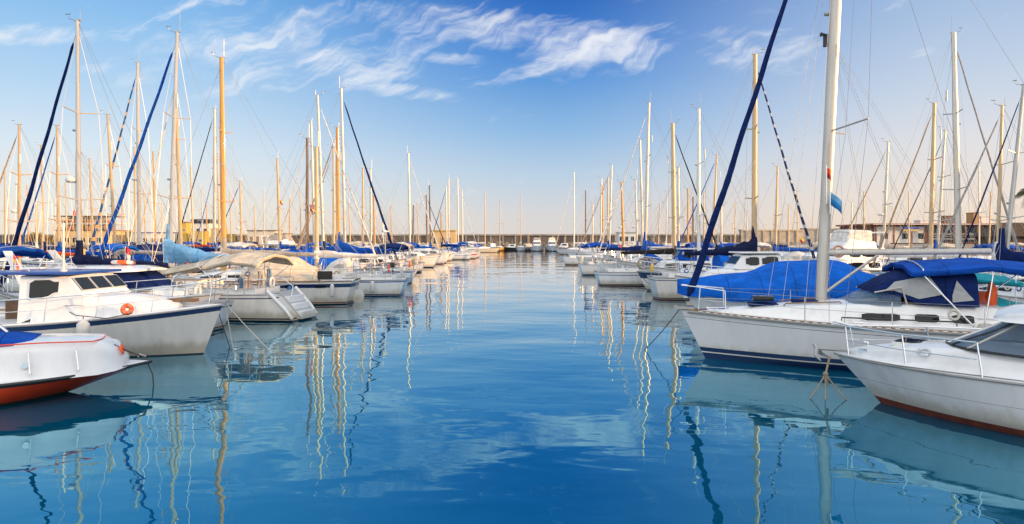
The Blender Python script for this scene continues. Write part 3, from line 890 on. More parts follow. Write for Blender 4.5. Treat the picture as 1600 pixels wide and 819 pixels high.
def block(name, label, x0, x1, y0, y1, z0, z1, m, wins=(), roofm=None, winm=None, roof_over=.25, roof_t=.25, cat='building', parts=None, frame=None):
    root = thing(name, label, cat, ((x0 + x1) / 2, y0, z0))
    ox, oy, oz = (x0 + x1) / 2, y0, z0
    mb = MB(); mb.box(x0 - ox, x1 - ox, 0, y1 - oy, 0, z1 - oz); mb.build('wall', m, root, 0)
    mb = MB(); mb.box(x0 - ox - roof_over, x1 - ox + roof_over, -roof_over, y1 - oy + roof_over, z1 - oz + .003, z1 - oz + roof_t); mb.build('roof', roofm or conc, root, 0)
    for wx, wz, ww, wh in wins:
        mb = MB(); mb.box(wx - ww / 2 - .09, wx + ww / 2 + .09, -.06, .05, wz - .09, wz + wh + .09); f = mb.build('window', frame or whitew, root, 0)
        mb = MB(); mb.box(wx - ww / 2, wx - .03, -.075, .04, wz, wz + wh); mb.box(wx + .03, wx + ww / 2, -.075, .04, wz, wz + wh); mb.build('pane', winm or glassd, f, 0)
    return root


def z_at(py, d): return zat(py, d)
def xat(px, d): return (px - 800) / F * d


# left quay: tall terraced cafe, sheds and kiosks
D = 205
q0 = 1.5
b = block('terrace_building', 'long golden harbour building with two open terraces, left of the harbour', xat(86, D), xat(172, D), D, D + 12, q0, z_at(369, D) + 1.6, wallw,
          [(x, .8, 1.3, 1.5) for x in (-7, -4.6, -2.2, .2, 2.6, 5, 7)], woodb)
ox, oz = b.location.x, b.location.z
hgt = z_at(369, D) + 1.6 - oz
for k, (zz, nn) in enumerate(((hgt + .25, 9), (hgt + 2.4, 9))):
    mb = MB(); w2 = (xat(172, D) - xat(86, D)) / 2 + (0 if k else .4)
    for i in range(nn + 1): x = lerp(-w2, w2, i / nn); mb.box(x - .09, x + .09, -.1, .08, zz, zz + 1.9)
    mb.box(-w2, w2, -.12, -.02, zz + .9, zz + 1.0); mb.box(-w2, w2, -.12, -.02, zz + .45, zz + .52)
    mb.build('terrace_railing', alu_gold, b, 0)
    mb = MB(); mb.box(-w2 * .8, w2 * .7, 3.0, 3.4, zz, zz + 1.7); mb.build('terrace_wall', wallw if k == 0 else walln, b, 0)
    for i in range(9): xx = lerp(-w2 * .9, w2 * .9, i / 8); mb = MB(); mb.box(xx - .5, xx + .5, .6, 1.5, zz, zz + .75); mb.cyl((xx, 1.0, zz + .75), .04, .5, 5); mb.build('terrace_table', [whitew, woodb, orange][i % 3], b, 0)
    mb = MB(); mb.box(-w2 - .3, w2 + .3, -.5, 8, zz + 1.903, zz + 2.12); mb.build('terrace_roof', whitew if k == 0 else woodb, b, 0)
block('boat_shed', 'low white shed with blue roof edge beside the terraced building', xat(200, D), xat(268, D), D + 2, D + 10, q0, z_at(364, D), whitew,
      [(x, .9, 1.2, 1.2) for x in (-5, -2.5, 0, 2.5, 5)], bluesg)
block('harbour_tower', 'narrow yellow block standing in front of the control room', xat(284.5, 200), xat(291.5, 200), 200, 203, q0, z_at(348, 200), yellsg, [(0, 4.2, .5, .6)], woodb)
b = block('control_room', 'white harbour office with dark glazed top floor', xat(293, 206), xat(327, 206), 206, 214, q0, z_at(349, 206), whitew,
          [(x, z_, .9, 1.0) for x in (-2.4, 0, 2.2) for z_ in (1.0, 4.0)], navyp, roof_t=.2)
block('glazed_room', 'dark glass control room on the roof of the white harbour office', xat(295, 206), xat(325, 206), 207, 213, z_at(349, 206) + .2, z_at(349, 206) + 1.2, glassd, (), alu_grey, roof_over=.15, roof_t=.15)
for i, (a, c, t) in enumerate(((305, 322, 362), (323, 345, 357), (336, 352, 366))):
    block('container', ['low yellow container at the left end of the yellow group on the quay', 'tall yellow container in the middle of the yellow group on the quay', 'yellow container at the right end of the yellow group on the quay'][i],
          xat(a, 198), xat(c, 198) - .1, 198 + i * 2.6, 200.4 + i * 2.6, q0, z_at(t, 198), yellsg, [(0, 1.0, .7, .8)], yellowp, cat='container', roof_over=.05, roof_t=.1)
block('kiosk', 'cream kiosk with brown roof edge on the breakwater, right of the yellow mast', xat(389, 200), xat(432, 200), 199, 204, 1.0, z_at(361, 200), walln,
      [(x, 1.2, .8, 1.9) for x in (-2.9, -1.1, .8, 2.6)], woodb, winm=brownm)
block('kiosk', 'golden square kiosk before the breakwater wall left of the channel end', xat(673, 185), xat(712, 185), 185, 189, .8, z_at(361, 185), wallw,
      [(x, 1.3, .7, 1.7) for x in (-2.2, -.4, 1.6)], yellsg)
block('kiosk', 'white shed with dark windows at the far right of the channel', xat(975, 170), xat(1003, 170), 178, 182, 1.2, z_at(364, 178), whitew,
      [(x, 1.6, .8, 1.2) for x in (-1.6, -.2, 1.3)], alu_grey)
block('quay_shed', 'small cream shed with two windows on the left quay', xat(433, 200), xat(450, 200), 199, 203, 1.0, z_at(366, 200), walln, [(-.8, 1.2, .6, .9), (.8, 1.2, .6, .9)], woodb)
# harbour light
lt = thing('harbour_light', 'slim red and white banded harbour light above the terraced building', 'beacon', (xat(117, 240), 240, q0))
mb = MB()
zt = z_at(332, 240) - q0
mb.cyl((0, 0, 0), 1.1, zt * .55, 12, 0, r2=.8)
for k in range(6): mb.cyl((0, 0, zt * .55 + k * zt * .07 + .002), .75 - k * .03, zt * .07, 12, k % 2, r2=.73 - k * .03)
mb.build('tower', [whitew, redpl], lt, 40)
mb = MB(); mb.cyl((0, 0, zt * .97 + .01), .5, .7, 10); mb.cyl((0, 0, zt * .97 + .72), .6, .5, 10, r2=.05); mb.build('lantern', redpl, lt)

# right quay: restaurant, roof boxes, cars
D = 132
zq = 2.3
x0, x1 = xat(1366, D), xat(1640, D)
rb = thing('quay_restaurant', 'long single storey harbour restaurant with red roof edge and brown posts', 'building', (x0, D, zq))
w = x1 - x0; zt = z_at(351, D) - zq
mb = MB(); mb.box(0, w, 1.2, 14, 0, zt - .1); mb.build('wall', brick, rb, 0)
mb = MB(); mb.box(-.6, w, -.8, 14.5, zt - .097, zt + .22); mb.build('roof', roofr, rb, 0)
mb = MB(); mb.box(-.65, w, -.86, -.802, zt + .0, zt + .10); mb.build('fascia', whitew, rb, 0)
mb = MB(); mb.box(.6, 10.2, .9, 1.197, .2, zt - .35); mb.build('white_front', whitew, rb, 0)
k = 0.2
while k < w: mb = MB(); mb.box(k - .13, k + .13, -.35, -.1, 0, zt - .1); mb.build('post', brick if k < 11 else woodb, rb, 0); k += 3.45 if k < 10 else 2.3
for i, xx in enumerate((2.0, 5.9, 9.0)): mb = MB(); mb.box(xx, xx + 1.1, .84, .897, 1.0, 2.1); mb.build('window', glassd, rb, 0)
k = 11.5
while k < w - 2:
    mb = MB(); mb.box(k, k + 2.0, 1.08, 1.197, .5, zt - .6); mb.build('window', glassd, rb, 0)
    k += 2.35
mb = MB(); mb.box(11, w, -.32, -.22, .95, 1.03); mb.box(11, w, -.32, -.22, 1.9, 1.98)
mb.box(11, w, -.34, -.2, 1.5, 1.54); mb.build('balcony_rail', whitew, rb, 0)
mb = MB(); mb.box(5.3, 8.4, -.5, -.37, zt - .95, zt - .5, 0); mb.box(5.3, 8.4, -.5, -.37, zt - 1.25, zt - .953, 1); mb.build('sign_board', [bluesg, yellsg], rb, 0)
for lab, a, c, t, mm in (('grey flat box on the restaurant roof, leftmost of the roof boxes', 1438, 1462, 345, whitew), ('dark brown plant room on the restaurant roof', 1476, 1493, 338, woodb),
                         ('tall ochre chimney block on the restaurant roof', 1521, 1532, 333, mat('ochre_plaster', (.45, .26, .10), .9)), ('pale rounded tank box at the right of the roof', 1533, 1549, 339, whitew)):
    mb = MB(); xa, xb = xat(a, D + 5), xat(c, D + 5); mb.box(xa - xa, xb - xa, 0, 2.2, 0, z_at(t, D + 5) - (zq + zt + .22)); mb.box(-.1, xb - xa + .1, -.1, 2.3, z_at(t, D + 5) - (zq + zt + .22) + .002, z_at(t, D + 5) - (zq + zt + .22) + .14)
    o = mb.build('roof_box', mm, None, 0, bevel=.03); o.location = (xa, D + 5, zq + zt + .223); tag(o, lab, 'roof box')


def car(px, d, z, rz, m, label, van=False, ln=4.2):
    root = thing('parked_car', label, 'van' if van else 'car', (xat(px, d), d, z), rz, None)
    prof_l = [(-ln / 2, .35), (-ln / 2, .85), (-ln / 2 + .15, 1.0)]
    if van: top = [(-ln / 2 + .15, 1.8), (ln * .12, 1.85), (ln * .27, 1.25), (ln / 2 - .1, 1.05), (ln / 2, .8), (ln / 2, .35)]
    else: top = [(-ln * .34, 1.38), (-ln * .08, 1.48), (ln * .1, 1.42), (ln * .27, .98), (ln / 2 - .15, .85), (ln / 2, .65), (ln / 2, .35)]
    pr = prof_l + top
    mb = MB(); mb.loft([[Vector((x, y, z_ - (0 if abs(y) < .8 else .03))) for x, z_ in pr] for y in (-.85, -.8, .8, .85)]); bd = mb.build('body', m, root, 30)
    if van: q = [(-ln * .05, 1.15), (ln * .24, 1.15), (ln * .12, 1.68), (-ln * .05, 1.7)]
    else: q = [(-ln * .33, .98), (ln * .23, .98), (ln * .09, 1.34), (-ln * .06, 1.38), (-ln * .30, 1.28)]
    for sd in (-1, 1): mb = MB(); mb.loft([[Vector((x, sd * .845, z_)) for x, z_ in q], [Vector((x, sd * .862, z_)) for x, z_ in q]]); mb.build('window', glassd, root, 0)
    for sx in (-.32, .30):
        for sd in (-1, 1): mb = MB(); mb.cyl((ln * sx, sd * .78 - .1, .31), .31, .2, 14, axis=1); wh = mb.build('wheel', rubber, root)
    return root


cwhite = mat('white_car_paint', (.72, .73, .75), .3, coat=.6, var=.03)
cblue = mat('light_blue_car_paint', (.16, .30, .48), .3, coat=.6, var=.03)
cblack = mat('black_car_paint', (.02, .02, .025), .25, coat=.6, var=.03)
car(1310, 160, 2.3, R(180), cwhite, 'small white car parked at the left end of the quay car park')
car(1330, 160, 2.3, R(180), cwhite, 'white van parked beside the dark car on the quay', van=True, ln=4.4)
car(1353, 160, 2.3, 0, cblack, 'black car parked nearest the restaurant on the quay')
car(1297, 166, 2.3, R(180), cblue, 'light blue car half hidden behind the small white car')


def palm(x, y, z0, hgt, label):
    root = thing('palm_tree', label, 'tree', (x, y, z0)); rnd = random.Random(4)
    mb = MB(); N = 10; mb.tube([(0.25 * math.sin(i / N * 1.4), 0, hgt * i / N) for i in range(N + 1)], [lerp(.24, .16, i / N) * (1 + .10 * (i % 2)) for i in range(N + 1)], 10)
    mb.build('trunk', mat('palm_trunk', (.16, .11, .07), .95, var=.3, vscale=8), root, 20)
    mb = MB(); c = Vector((.25, 0, hgt))
    for k in range(26):
        a = k * 2.4; el = rnd.uniform(-.3, 1.1); ln = rnd.uniform(2.0, 2.7); d0 = Vector((math.cos(a) * math.cos(el), math.sin(a) * math.cos(el), math.sin(el)))
        pts = [c + d0 * ln * t - Vector((0, 0, 1.5 * t * t)) for t in [i / 12 for i in range(13)]]
        mb.tube(pts, [.03 * (1 - i / 13) + .004 for i in range(13)], 3)
        for i in range(2, 13):
            tdir = (pts[i] - pts[i - 1]).normalized(); sd = tdir.cross(Vector((0, 0, 1))).normalized()
            for s_ in (1, -1):
                for q in (0, .5):
                    p = pts[i - 1].lerp(pts[i], q); l2 = .55 * math.sin(i / 13 * 3) + .12; e = p + sd * s_ * l2 * .8 + tdir * l2 * .5 - Vector((0, 0, l2 * .45 + rnd.uniform(0, .1))); w_ = tdir * .035
                    mb.add([p - w_, p + w_, e], [(0, 1, 2)])
    mb.build('crown', mat('palm_frond', (.09, .085, .03), .7, var=.4), root, 0)
palm(xat(1606, 88), 88, 0.6, z_at(302, 88) - .6, 'palm tree with dry drooping fronds at the right edge, its trunk beside the thatched hut')
hut = thing('thatched_hut', 'dark thatched hut under the palm at the right edge', 'hut', (xat(1600, 96), 96, 0))
th = mat('dark_thatch', (.07, .045, .03), .95, var=.5, vscale=6, bump=.06, bscale=12)
mb = MB(); mb.box(-3.6, 5, -.1, 5, .7, 3.9); mb.build('wall', th, hut, 0)
mb = MB(); mb.add([(-4.2, -.7, 3.6), (5.4, -.7, 3.6), (5.4, 5.6, 3.6), (-4.2, 5.6, 3.6), (-1.5, 2.4, 5.6), (2.5, 2.4, 5.6)], [(0, 1, 5, 4), (2, 3, 4, 5), (1, 2, 5), (3, 0, 4), (0, 3, 2, 1)]); mb.build('roof', th, hut, 0)
mb = MB(); mb.box(44, 110, 84, 112, -1, .7); struct(mb.build('right_landing', earth, None, 0), label='low landing on the right')
# street lamps on the quay and breakwater
for i, (px, d, z0, ty, lab) in enumerate(((1147, 205, 5.8, 350, 'lamp post on the breakwater wall, second from the right'), (1197, 206, 6.9, 352, 'lamp post on the high sea wall at the right'), (462, 204, 5.8, 357, 'lamp post on the breakwater wall at the left'))):
    r_ = thing('street_lamp', lab, 'lamp post', (xat(px, d), d + .6, z0 - .003)); mb = MB(); hh = z_at(ty, d) - z0; mb.tube([(0, 0, 0), (0, 0, hh)], .07, 6); mb.build('post', alu_grey, r_)
    mb = MB(); mb.box(-.3, .3, -.15, .15, hh, hh + .15); mb.build('lamp_head', alu_grey, r_, 0)
# trees on the left quay
leafm = mat('autumn_sunlit_foliage', (.22, .16, .045), .8, var=.5, vscale=2)
def bush(px, d, z0, w_, h_, label, seed):
    rnd = random.Random(seed); root = thing('shrub_tree', label, 'tree', (xat(px, d), d, z0)); mb = MB(); mb.tube([(0, 0, 0), (.1, 0, h_ * .5)], [.2, .1], 6)
    for k in range(4): a = k * 1.6; mb.tube([(0.05, 0, h_ * .3), (math.cos(a) * w_ * .3, math.sin(a) * w_ * .3, h_ * .7)], [.09, .03], 5)
    mb.build('trunk', woodb, root)
    mb = MB(); cl = [(Vector((rnd.uniform(-.36, .36) * w_, rnd.uniform(-.3, .3) * w_, h_ * rnd.uniform(.4, .85))), rnd.uniform(.14, .24) * w_) for _ in range(9)]
    for _ in range(1600):
        c, r_ = rnd.choice(cl); dv = Vector((rnd.gauss(0, 1), rnd.gauss(0, 1), rnd.gauss(0, 1))).normalized() * r_ * rnd.uniform(.6, 1.05)
        a = Vector((rnd.uniform(-1, 1), rnd.uniform(-1, 1), rnd.uniform(-1, 1))) * .22; b_ = Vector((rnd.uniform(-1, 1), rnd.uniform(-1, 1), rnd.uniform(-1, 1))) * .22
        p = c + dv; mb.add([p, p + a, p + b_], [(0, 1, 2)])
    mb.build('crown', leafm, root, 0)
for i, (px, w_, h_) in enumerate(((52, 4.5, 3.4), (63, 4.8, 3.8), (73, 4, 2.8))): bush(px, 198, 1.5, w_, h_, ['leftmost rounded tree of the three before the terraced building', 'middle and tallest rounded tree before the terraced building', 'small rounded tree nearest the terraced building'][i], i)

# unseen blocks added behind and right of the photographer, shading the near boats
plaster = mat('shadow_block_plaster', (.55, .48, .40), .85, var=.1, vscale=.3)
for i, (y0, y1, hh, lab) in enumerate(((-95, -52, 16, 'unseen five storey block added behind the photographer to cast shade'), (-48, -12, 17.2, 'unseen cream block added behind and right of the photographer to cast shade'), (-9, 24, 15.5, 'unseen lower block added nearest the right row of boats to cast shade'))):
    r_ = thing('shadow_casting_block', lab, 'building', (84, (y0 + y1) / 2, .6)); hw = (y1 - y0) / 2
    mb = MB(); mb.box(0, 14, -hw, hw, 0, hh); mb.build('wall', plaster, r_, 0)
    mb = MB(); mb.box(-.4, 14.4, -hw - .4, hw + .4, hh + .003, hh + .5); mb.build('roof', roofr, r_, 0)
    for fl in range(5):
        for k in range(int(hw * 2 // 4)):
            yy = -hw + 2 + k * 4
            mb = MB(); mb.box(-.06, .05, yy - .7, yy + .7, 1 + fl * 3, 2.6 + fl * 3); mb.build('window', glassd, r_, 0)
mb = MB(); mb.box(76, 130, -110, 60, -1, .6); struct(mb.build('near_quay', earth, None, 0), label='quay behind the photographer')
# ------------------------------------------------------------------ the fleet of sailing boats
# base px, masthead px, masthead py, depth, heading, length, label, options
LG = 'sailing boats moored on the left of the channel'
RG = 'sailing boats moored on the right of the channel'
LB = 'sailing boats on the pontoons further left'
RB = 'sailing boats on the pontoons further right'
fleet = [
 # left row, near to far
 (124, 121, 32, 24.3, 166, 9.2, 'sloop with tall silver mast carrying radar dome, behind the cabin of the blue-roofed motor boat', dict(fcol=navy, fr=.11, cover=dnavy, radar=True, group=LG, mr=.08, spreaders=2)),
 (263, 277, 50, 28, 168, 9.8, 'sloop with sky-blue sail bag, cream awning and open white stern showing laundry', dict(fcol=royal, fr=.12, cover=skyc, coverstyle='tall', scoop=True, spreaders=2, group=LG, detail=2, hull=gel_old, boot=blackp, anti=blackp, mr=.085, fs=1.0, boomz=2.25)),
 (350, 346, 90, 33.6, 182, 10.7, 'high-sided cream cruiser with yellow varnished wooden mast, blue and white fenders on its side', dict(mast=woodm, mr=.12, cover=greyc, hull=gel_old, boot=redp, anti=blackp, group=LG, halyards=True, fs=1.12, fb=1.25, dx=.40)),
 (495, 494, 230, 38.5, 180, 8.4, 'white boat with short tan-gold mast just beyond the high-sided cruiser', dict(mast=alu_gold, mr=.11, group=LG, cover=whitec, hood=whitec)),
 (480, 480, 216, 42.2, 180, 8.8, 'sloop with slim dark brown mast and spinning wind generator at its stern', dict(mast=brownm, gen=True, cover=blue, tent=(-2.6, 2.6, 1.5, blue), group=LG)),
 (507, 496, 149, 45.8, 4, 9.5, 'small white sloop with navy double boot stripe, tall raked mast and white furled headsail', dict(fcol=whitec, cover=navy, stripe=None, boot=navyp, group=LG, hood=navy, mr=.09)),
 (529, 527, 199, 49.0, 178, 9.0, 'sloop with thick golden mast left of the blue-striped bow', dict(mast=woodm, mr=.13, cover=royal, coverstyle='tall', fcol=tanc, group=LG)),
 (540, 533, 138, 52.5, 2, 10.3, 'white sloop with royal blue sheer stripe and long navy furled headsail', dict(fcol=navy, fr=.13, stripe=royalp, boot=royalp, anti=royalp, cover=royal, bim=None, group=LG, mr=.10, fb=1.35, spreaders=2)),
 (522, 521, 231, 57, 180, 8.8, 'sloop with short cream mast directly behind the golden mast', dict(mast=alu_gold, cover=navy, fcol=greyc, group=LG)),
 (567, 567, 263, 61.5, 178, 8.2, 'first of the three low matching masts right of the navy headsail', dict(mast=alu_gold, cover=blue, group=LG)),
 (580, 579, 264, 66, 180, 8.4, 'middle one of the three low masts right of the navy headsail', dict(cover=royal, hood=royal, group=LG)),
 (586, 584, 306, 70.5, 180, 7.6, 'shortest of the three low masts right of the navy headsail', dict(mast=woodm, cover=whitec, group=LG)),
 (641, 638, 239, 83, 0, 9.6, 'sloop with a lone tall pale mast behind the classic cabin cruiser', dict(cover=royal, fcol=whitec, group=LG, mr=.11)),
 (645, 646, 321, 88, 180, 7.0, 'small boat with a stubby brown mast just right of the lone pale mast', dict(mast=brownm, cover=blue, group=LG)),
 (668, 666, 305, 94, 2, 8.0, 'dark red-brown hulled sloop with slim dark mast', dict(mast=brownm, hull=mat('red_brown_hull', (.16, .05, .03), .5), boot=navyp, cover=whitec, fcol=navy, group=LG)),
 (673, 671, 290, 100, 0, 9.0, 'white sloop with red-brown antifouling and very dark tall mast', dict(mast=blackp, anti=redp, boot=redp, cover=royal, group=LG, mr=.09)),
 (690, 689, 332, 107, 180, 7.6, 'little sloop with orange-tan mast before the square golden kiosk', dict(mast=woodm, cover=navy, group=LG)),
 (698, 697, 292, 113, 178, 8.4, 'sloop with navy furled headsail slanting left before the square golden kiosk', dict(cover=blue, fcol=navy, group=LG)),
 (701, 701, 280, 119, 180, 9.0, 'pale slim-masted sloop touching the right edge of the golden kiosk', dict(cover=whitec, group=LG)),
 (716, 715, 279, 127, 0, 9.6, 'cream sloop with white furled headsail near the end of the left row', dict(hull=gel_cream, boot=royalp, cover=whitec, fcol=whitec, group=LG, mr=.11)),
 (723, 722, 297, 136, 0, 9.0, 'grey hulled sloop with blue waterline, next to last in the left row', dict(hull=gel_old, boot=royalp, anti=royalp, cover=whitec, group=LG)),
 (758, 758, 300, 168, 0, 9.5, 'sloop at the very end of the left row with sunlit golden mast', dict(mast=alu_gold, cover=whitec, hull=gel_cream, group=LG)),
 # far end of the channel
 (781, 781, 313, 190, -88, 9.0, 'yellow hulled sailing boat moored bow-on under the breakwater', dict(hull=yellowp, cover=greyc, mast=alu_gold, anti=blackp, boot=blackp)),
 (814, 814, 305, 189, -92, 9.5, 'white sailing boat bow-on under the breakwater, beside the blue-banded motor yachts', dict(cover=whitec, mast=alu_gold)),
 # further left pontoons
 (30, 30, 195, 41, 172, 9.4, 'sloop with orange-red sail cover and a pale mast near the left edge', dict(mast=alu_gold, cover=redc, group=LB, fcol=tanc)),
 (93, 89, 196, 43.5, 170, 9.0, 'sloop with plain golden mast and royal blue sail cover left of the radar mast', dict(mast=alu_gold, cover=royal, fcol=royal, group=LB, bim=blue)),
 (183, 168, 179, 46, 176, 9.0, 'sloop whose grey mast leans left, right of the radar mast', dict(cover=greyc, group=LB, mast=alu_gold)),
 (218, 215, 98, 49.5, 172, 11.0, 'tall-masted sloop under a big navy winter tent', dict(fcol=tealn, fr=.12, tent=(-5.0, 2.2, 1.7, navy), group=LB, mr=.13, radar=True, spreaders=2)),
 (284, 274, 120, 53.5, 176, 10.4, 'sloop with a golden mast rising directly behind the sky-blue sail bag mast', dict(mast=alu_gold, fcol=cream, mr=.13, cover=navy, group=LB, spreaders=2)),
 (335, 335, 170, 60, 180, 10.0, 'sloop with black furled headsail and grey mast left of the yellow mast', dict(fcol=blackc, cover=royal, hood=blue, group=LB, mr=.12)),
 (378, 375, 283, 64, 180, 8.6, 'small sloop with royal blue sail cover right of the yellow mast', dict(cover=royal, fcol=royal, mast=alu_gold, group=LB, radar=True)),
 (438, 433, 248, 71, 178, 9.4, 'sloop with bent golden mast standing alone before the cream kiosk', dict(mast=alu_gold, mr=.12, cover=royal, bim=blue, group=LB)),
 (492, 486, 189, 76, 182, 11.0, 'sloop with very tall slim mast behind the dark brown mast', dict(cover=whitec, fcol=cream, mr=.12, group=LB, spreaders=2)),
 (69, 64, 227, 66, 175, 9.0, 'sloop with golden mast just right of the navy headsail at far left', dict(mast=alu_gold, cover=navy, group=LB)),
 (57, 57, 320, 75, 0, 7.5, 'small boat with stubby mast near the rounded trees', dict(mast=alu_gold, cover=whitec, group=LB)),
 (147, 140, 248, 72, 178, 9.0, 'sloop with golden mast leaning left before the terraced building', dict(mast=alu_gold, cover=royal, group=LB)),
 (212, 210, 230, 80, 180, 9.8, 'sloop with mast hidden partly by the tent boat’s mast', dict(mast=alu_gold, cover=greyc, group=LB)),
 (244, 239, 237, 86, 178, 9.8, 'sloop with orange-lit mast between the tent boat and the sky-blue sail bag', dict(mast=woodm, cover=royal, group=LB, fcol=cream)),
 (303, 298, 260, 95, 180, 9.2, 'sloop with slim golden mast before the yellow containers', dict(mast=alu_gold, cover=redc, group=LB)),
 (343, 340, 240, 102, 180, 10.0, 'sloop with tall mast close behind the left edge of the yellow mast', dict(mast=alu_gold, cover=royal, fcol=royal, group=LB)),
 # right row, near to far
 (1178, 1180, 85, 36, 0, 9.0, 'double-ended white boat with warm tan mast and navy sail bag', dict(mast=alu_gold, mr=.13, cover=dnavy, coverstyle='tall', fcol=whn, fr=.10, group=RG, spreaders=2, fs=1.15, boot=blackp)),
 (1092, 1092, 170, 41.5, 180, 9.4, 'white sloop with broad navy sheer band and bright blue cover behind its pale mast', dict(mast=whitep, stripe=navyp, sw_=(.42, .05), cover=None, tarp=(-5.3, -.8, 1.0, blue), group=RG, mr=.10, boot=blackp, anti=blackp)),
 (1054, 1051, 193, 47, 0, 9.0, 'sloop with thick tan mast and long black sail cover', dict(mast=alu_gold, mr=.14, cover=blackc, fcol=blackc, hood=royal, group=RG)),
 (1060, 1060, 262, 51.5, 180, 8.8, 'sloop with short pale mast carrying a radar dome right behind the tan mast', dict(radar=True, cover=royal, group=RG)),
 (1007, 1014, 161, 56, 180, 10.4, 'tall sloop with raked silver mast and white headsail stay toward the channel', dict(cover=royal, coverstyle='tall', fcol=whitec, fr=.07, group=RG, mr=.12, spreaders=2, boot=redp)),
 (1005, 1000, 219, 60.5, 0, 9.4, 'sloop with pale mast crossing just left of the raked silver mast', dict(cover=navy, group=RG, mast=alu)),
 (996, 993, 281, 66, 180, 8.6, 'low-masted sloop with royal blue cover left of the raked silver mast', dict(cover=royal, group=RG)),
 (975, 971, 285, 72, 180, 8.6, 'sloop with bright yellow mast', dict(mast=woodm, mr=.12, cover=whitec, group=RG, fcol=whitec)),
 (951, 956, 258, 79, 180, 9.6, 'sloop with silver mast leaning right, left of the yellow mast', dict(cover=royal, group=RG, fcol=greyc)),
 (950, 950, 277, 85, 0, 9.2, 'sloop with golden mast in the tight bunch on the right row', dict(mast=alu_gold, cover=navy, group=RG)),
 (942, 942, 290, 93, 180, 9.0, 'orange-lit masted sloop second from the left in the tight bunch', dict(mast=woodm, cover=whitec, group=RG)),
 (938, 940, 279, 101, 180, 9.4, 'leftmost slim mast of the tight bunch on the right row', dict(cover=royal, group=RG)),
 (926, 926, 318, 110, 180, 8.0, 'small sloop with bare thin mast toward the far end of the right row', dict(cover=blackc, group=RG)),
 (915, 915, 298, 122, 180, 9.0, 'sloop with thin dark mast standing alone, second from the channel end', dict(mast=brownm, cover=whitec, group=RG)),
 (897, 897, 269, 146, 180, 10.5, 'last sloop of the right row, tall white mast alone at the channel end', dict(mast=whitep, cover=whitec, fcol=whitec, group=RG, mr=.15)),
 # further right pontoons
 (1565, 1600, 132, 28.5, 100, 7.2, 'sloop with leaning mast and navy triangular sail cover at the right edge', dict(cover=navy, coverstyle='tall', fcol=navy, fr=.05, group=RB, mast=alu, mr=.09)),
 (1557, 1566, 165, 33, 176, 8.8, 'sloop with tan mast left of the leaning mast at the right edge', dict(mast=alu_gold, cover=whitec, group=RB, fcol=greyc)),
 (1499, 1490, 51, 37, 2, 9.6, 'tallest mast on the far right, pale grey sloop with headsail furled to the right', dict(mast=alu, fcol=greyc, cover=whitec, coverstyle='roll', group=RB, mr=.15, spreaders=2)),
 (1453, 1460, 161, 42, 180, 9.4, 'sloop with sunlit grey mast before the white front of the restaurant', dict(mast=alu_gold, fcol=tanc, cover=cream, group=RB, mr=.12)),
 (1462, 1477, 204, 46.5, 180, 9.0, 'sloop with slim mast leaning right and thin black stay', dict(fcol=blackc, fr=.05, cover=royal, group=RB, mr=.08)),
 (1378, 1388, 222, 51, 170, 9.2, 'sloop with grey mast carrying a radar bar, left of the restaurant sign', dict(fcol=tanc, fr=.06, cover=greyc, coverstyle='tall', group=RB, radar=True)),
 (1211, 1215, 260, 58, 180, 8.8, 'sloop with orange-lit lone mast between the striped stay and the silver yacht mast', dict(mast=alu_gold, cover=royal, group=RB)),
 (1112, 1120, 242, 64, 180, 9.6, 'sloop with sunlit mast behind the big navy headsail', dict(mast=alu_gold, cover=navy, fcol=royal, group=RB)),
 (1127, 1127, 322, 70, 0, 8.0, 'small sloop with thin mast right of the big navy headsail', dict(cover=blue, group=RB)),
 (1075, 1075, 295, 76, 180, 8.8, 'sloop with yellow mast behind the bright blue cover', dict(mast=woodm, cover=blue, group=RB)),
 (1083, 1083, 308, 82, 0, 8.6, 'sloop with thin dark mast next to the yellow mast', dict(mast=brownm, cover=royal, group=RB)),
]
boats = {}
for row in fleet:
    px, tpx, tpy, d, head, L, label, o = row
    o = dict(o); o.setdefault('detail', 1 if d < 75 else 0)
    o.setdefault('mr', .075 if d < 40 else (.09 if d < 70 else .11))
    boats[px] = sailboat(px, tpx, tpy, d, head, L, label.replace('’', "'"), **o)

# thin masts of the packed boats far to the left and right
rnd = random.Random(11)
far_l = [(8, 262, 92), (14, 300, 108), (45, 290, 120), (105, 285, 98), (130, 310, 118), (158, 265, 106), (190, 290, 124), (228, 300, 110), (255, 318, 130), (316, 296, 112), (325, 318, 128), (362, 300, 122), (400, 322, 118), (412, 300, 136), (452, 312, 112), (470, 296, 126), (548, 318, 104), (600, 330, 118), (612, 322, 132), (655, 318, 128)]
names_l = ['at the far left edge', 'behind the red sail cover', 'left of the rounded trees', 'before the left end of the terraced building', 'before the middle of the terraced building', 'before the right end of the terraced building', 'before the white boat shed’s left end', 'before the white boat shed’s middle', 'between the boat shed and the narrow yellow block', 'before the low yellow container', 'before the tall yellow container', 'just right of the yellow mast', 'before the cream kiosk’s left window', 'before the cream kiosk’s right window', 'left of the dark brown mast', 'nearest the dark brown mast', 'right of the blue-striped sloop’s mast', 'behind the long navy headsail’s foot', 'left of the lone pale mast', 'between the lone pale mast and the dark masts']
for i, (px, py, d) in enumerate(far_l):
    sailboat(px, px - rnd.choice([0, 2, 4]) + 1, py, d, 180 if i % 3 else 0, rnd.uniform(7.5, 9.5), ('distant sailing boat with thin mast ' + names_l[i]).replace('’', "'"), mast=[alu_gold, alu, woodm, alu_gold][i % 4], cover=[royal, whitec, navy, greyc, cream][i % 5], coverstyle=['roll', 'bag', 'roll'][i % 3],
             detail=0, mr=.09, group='distant sailing boats left of the channel')
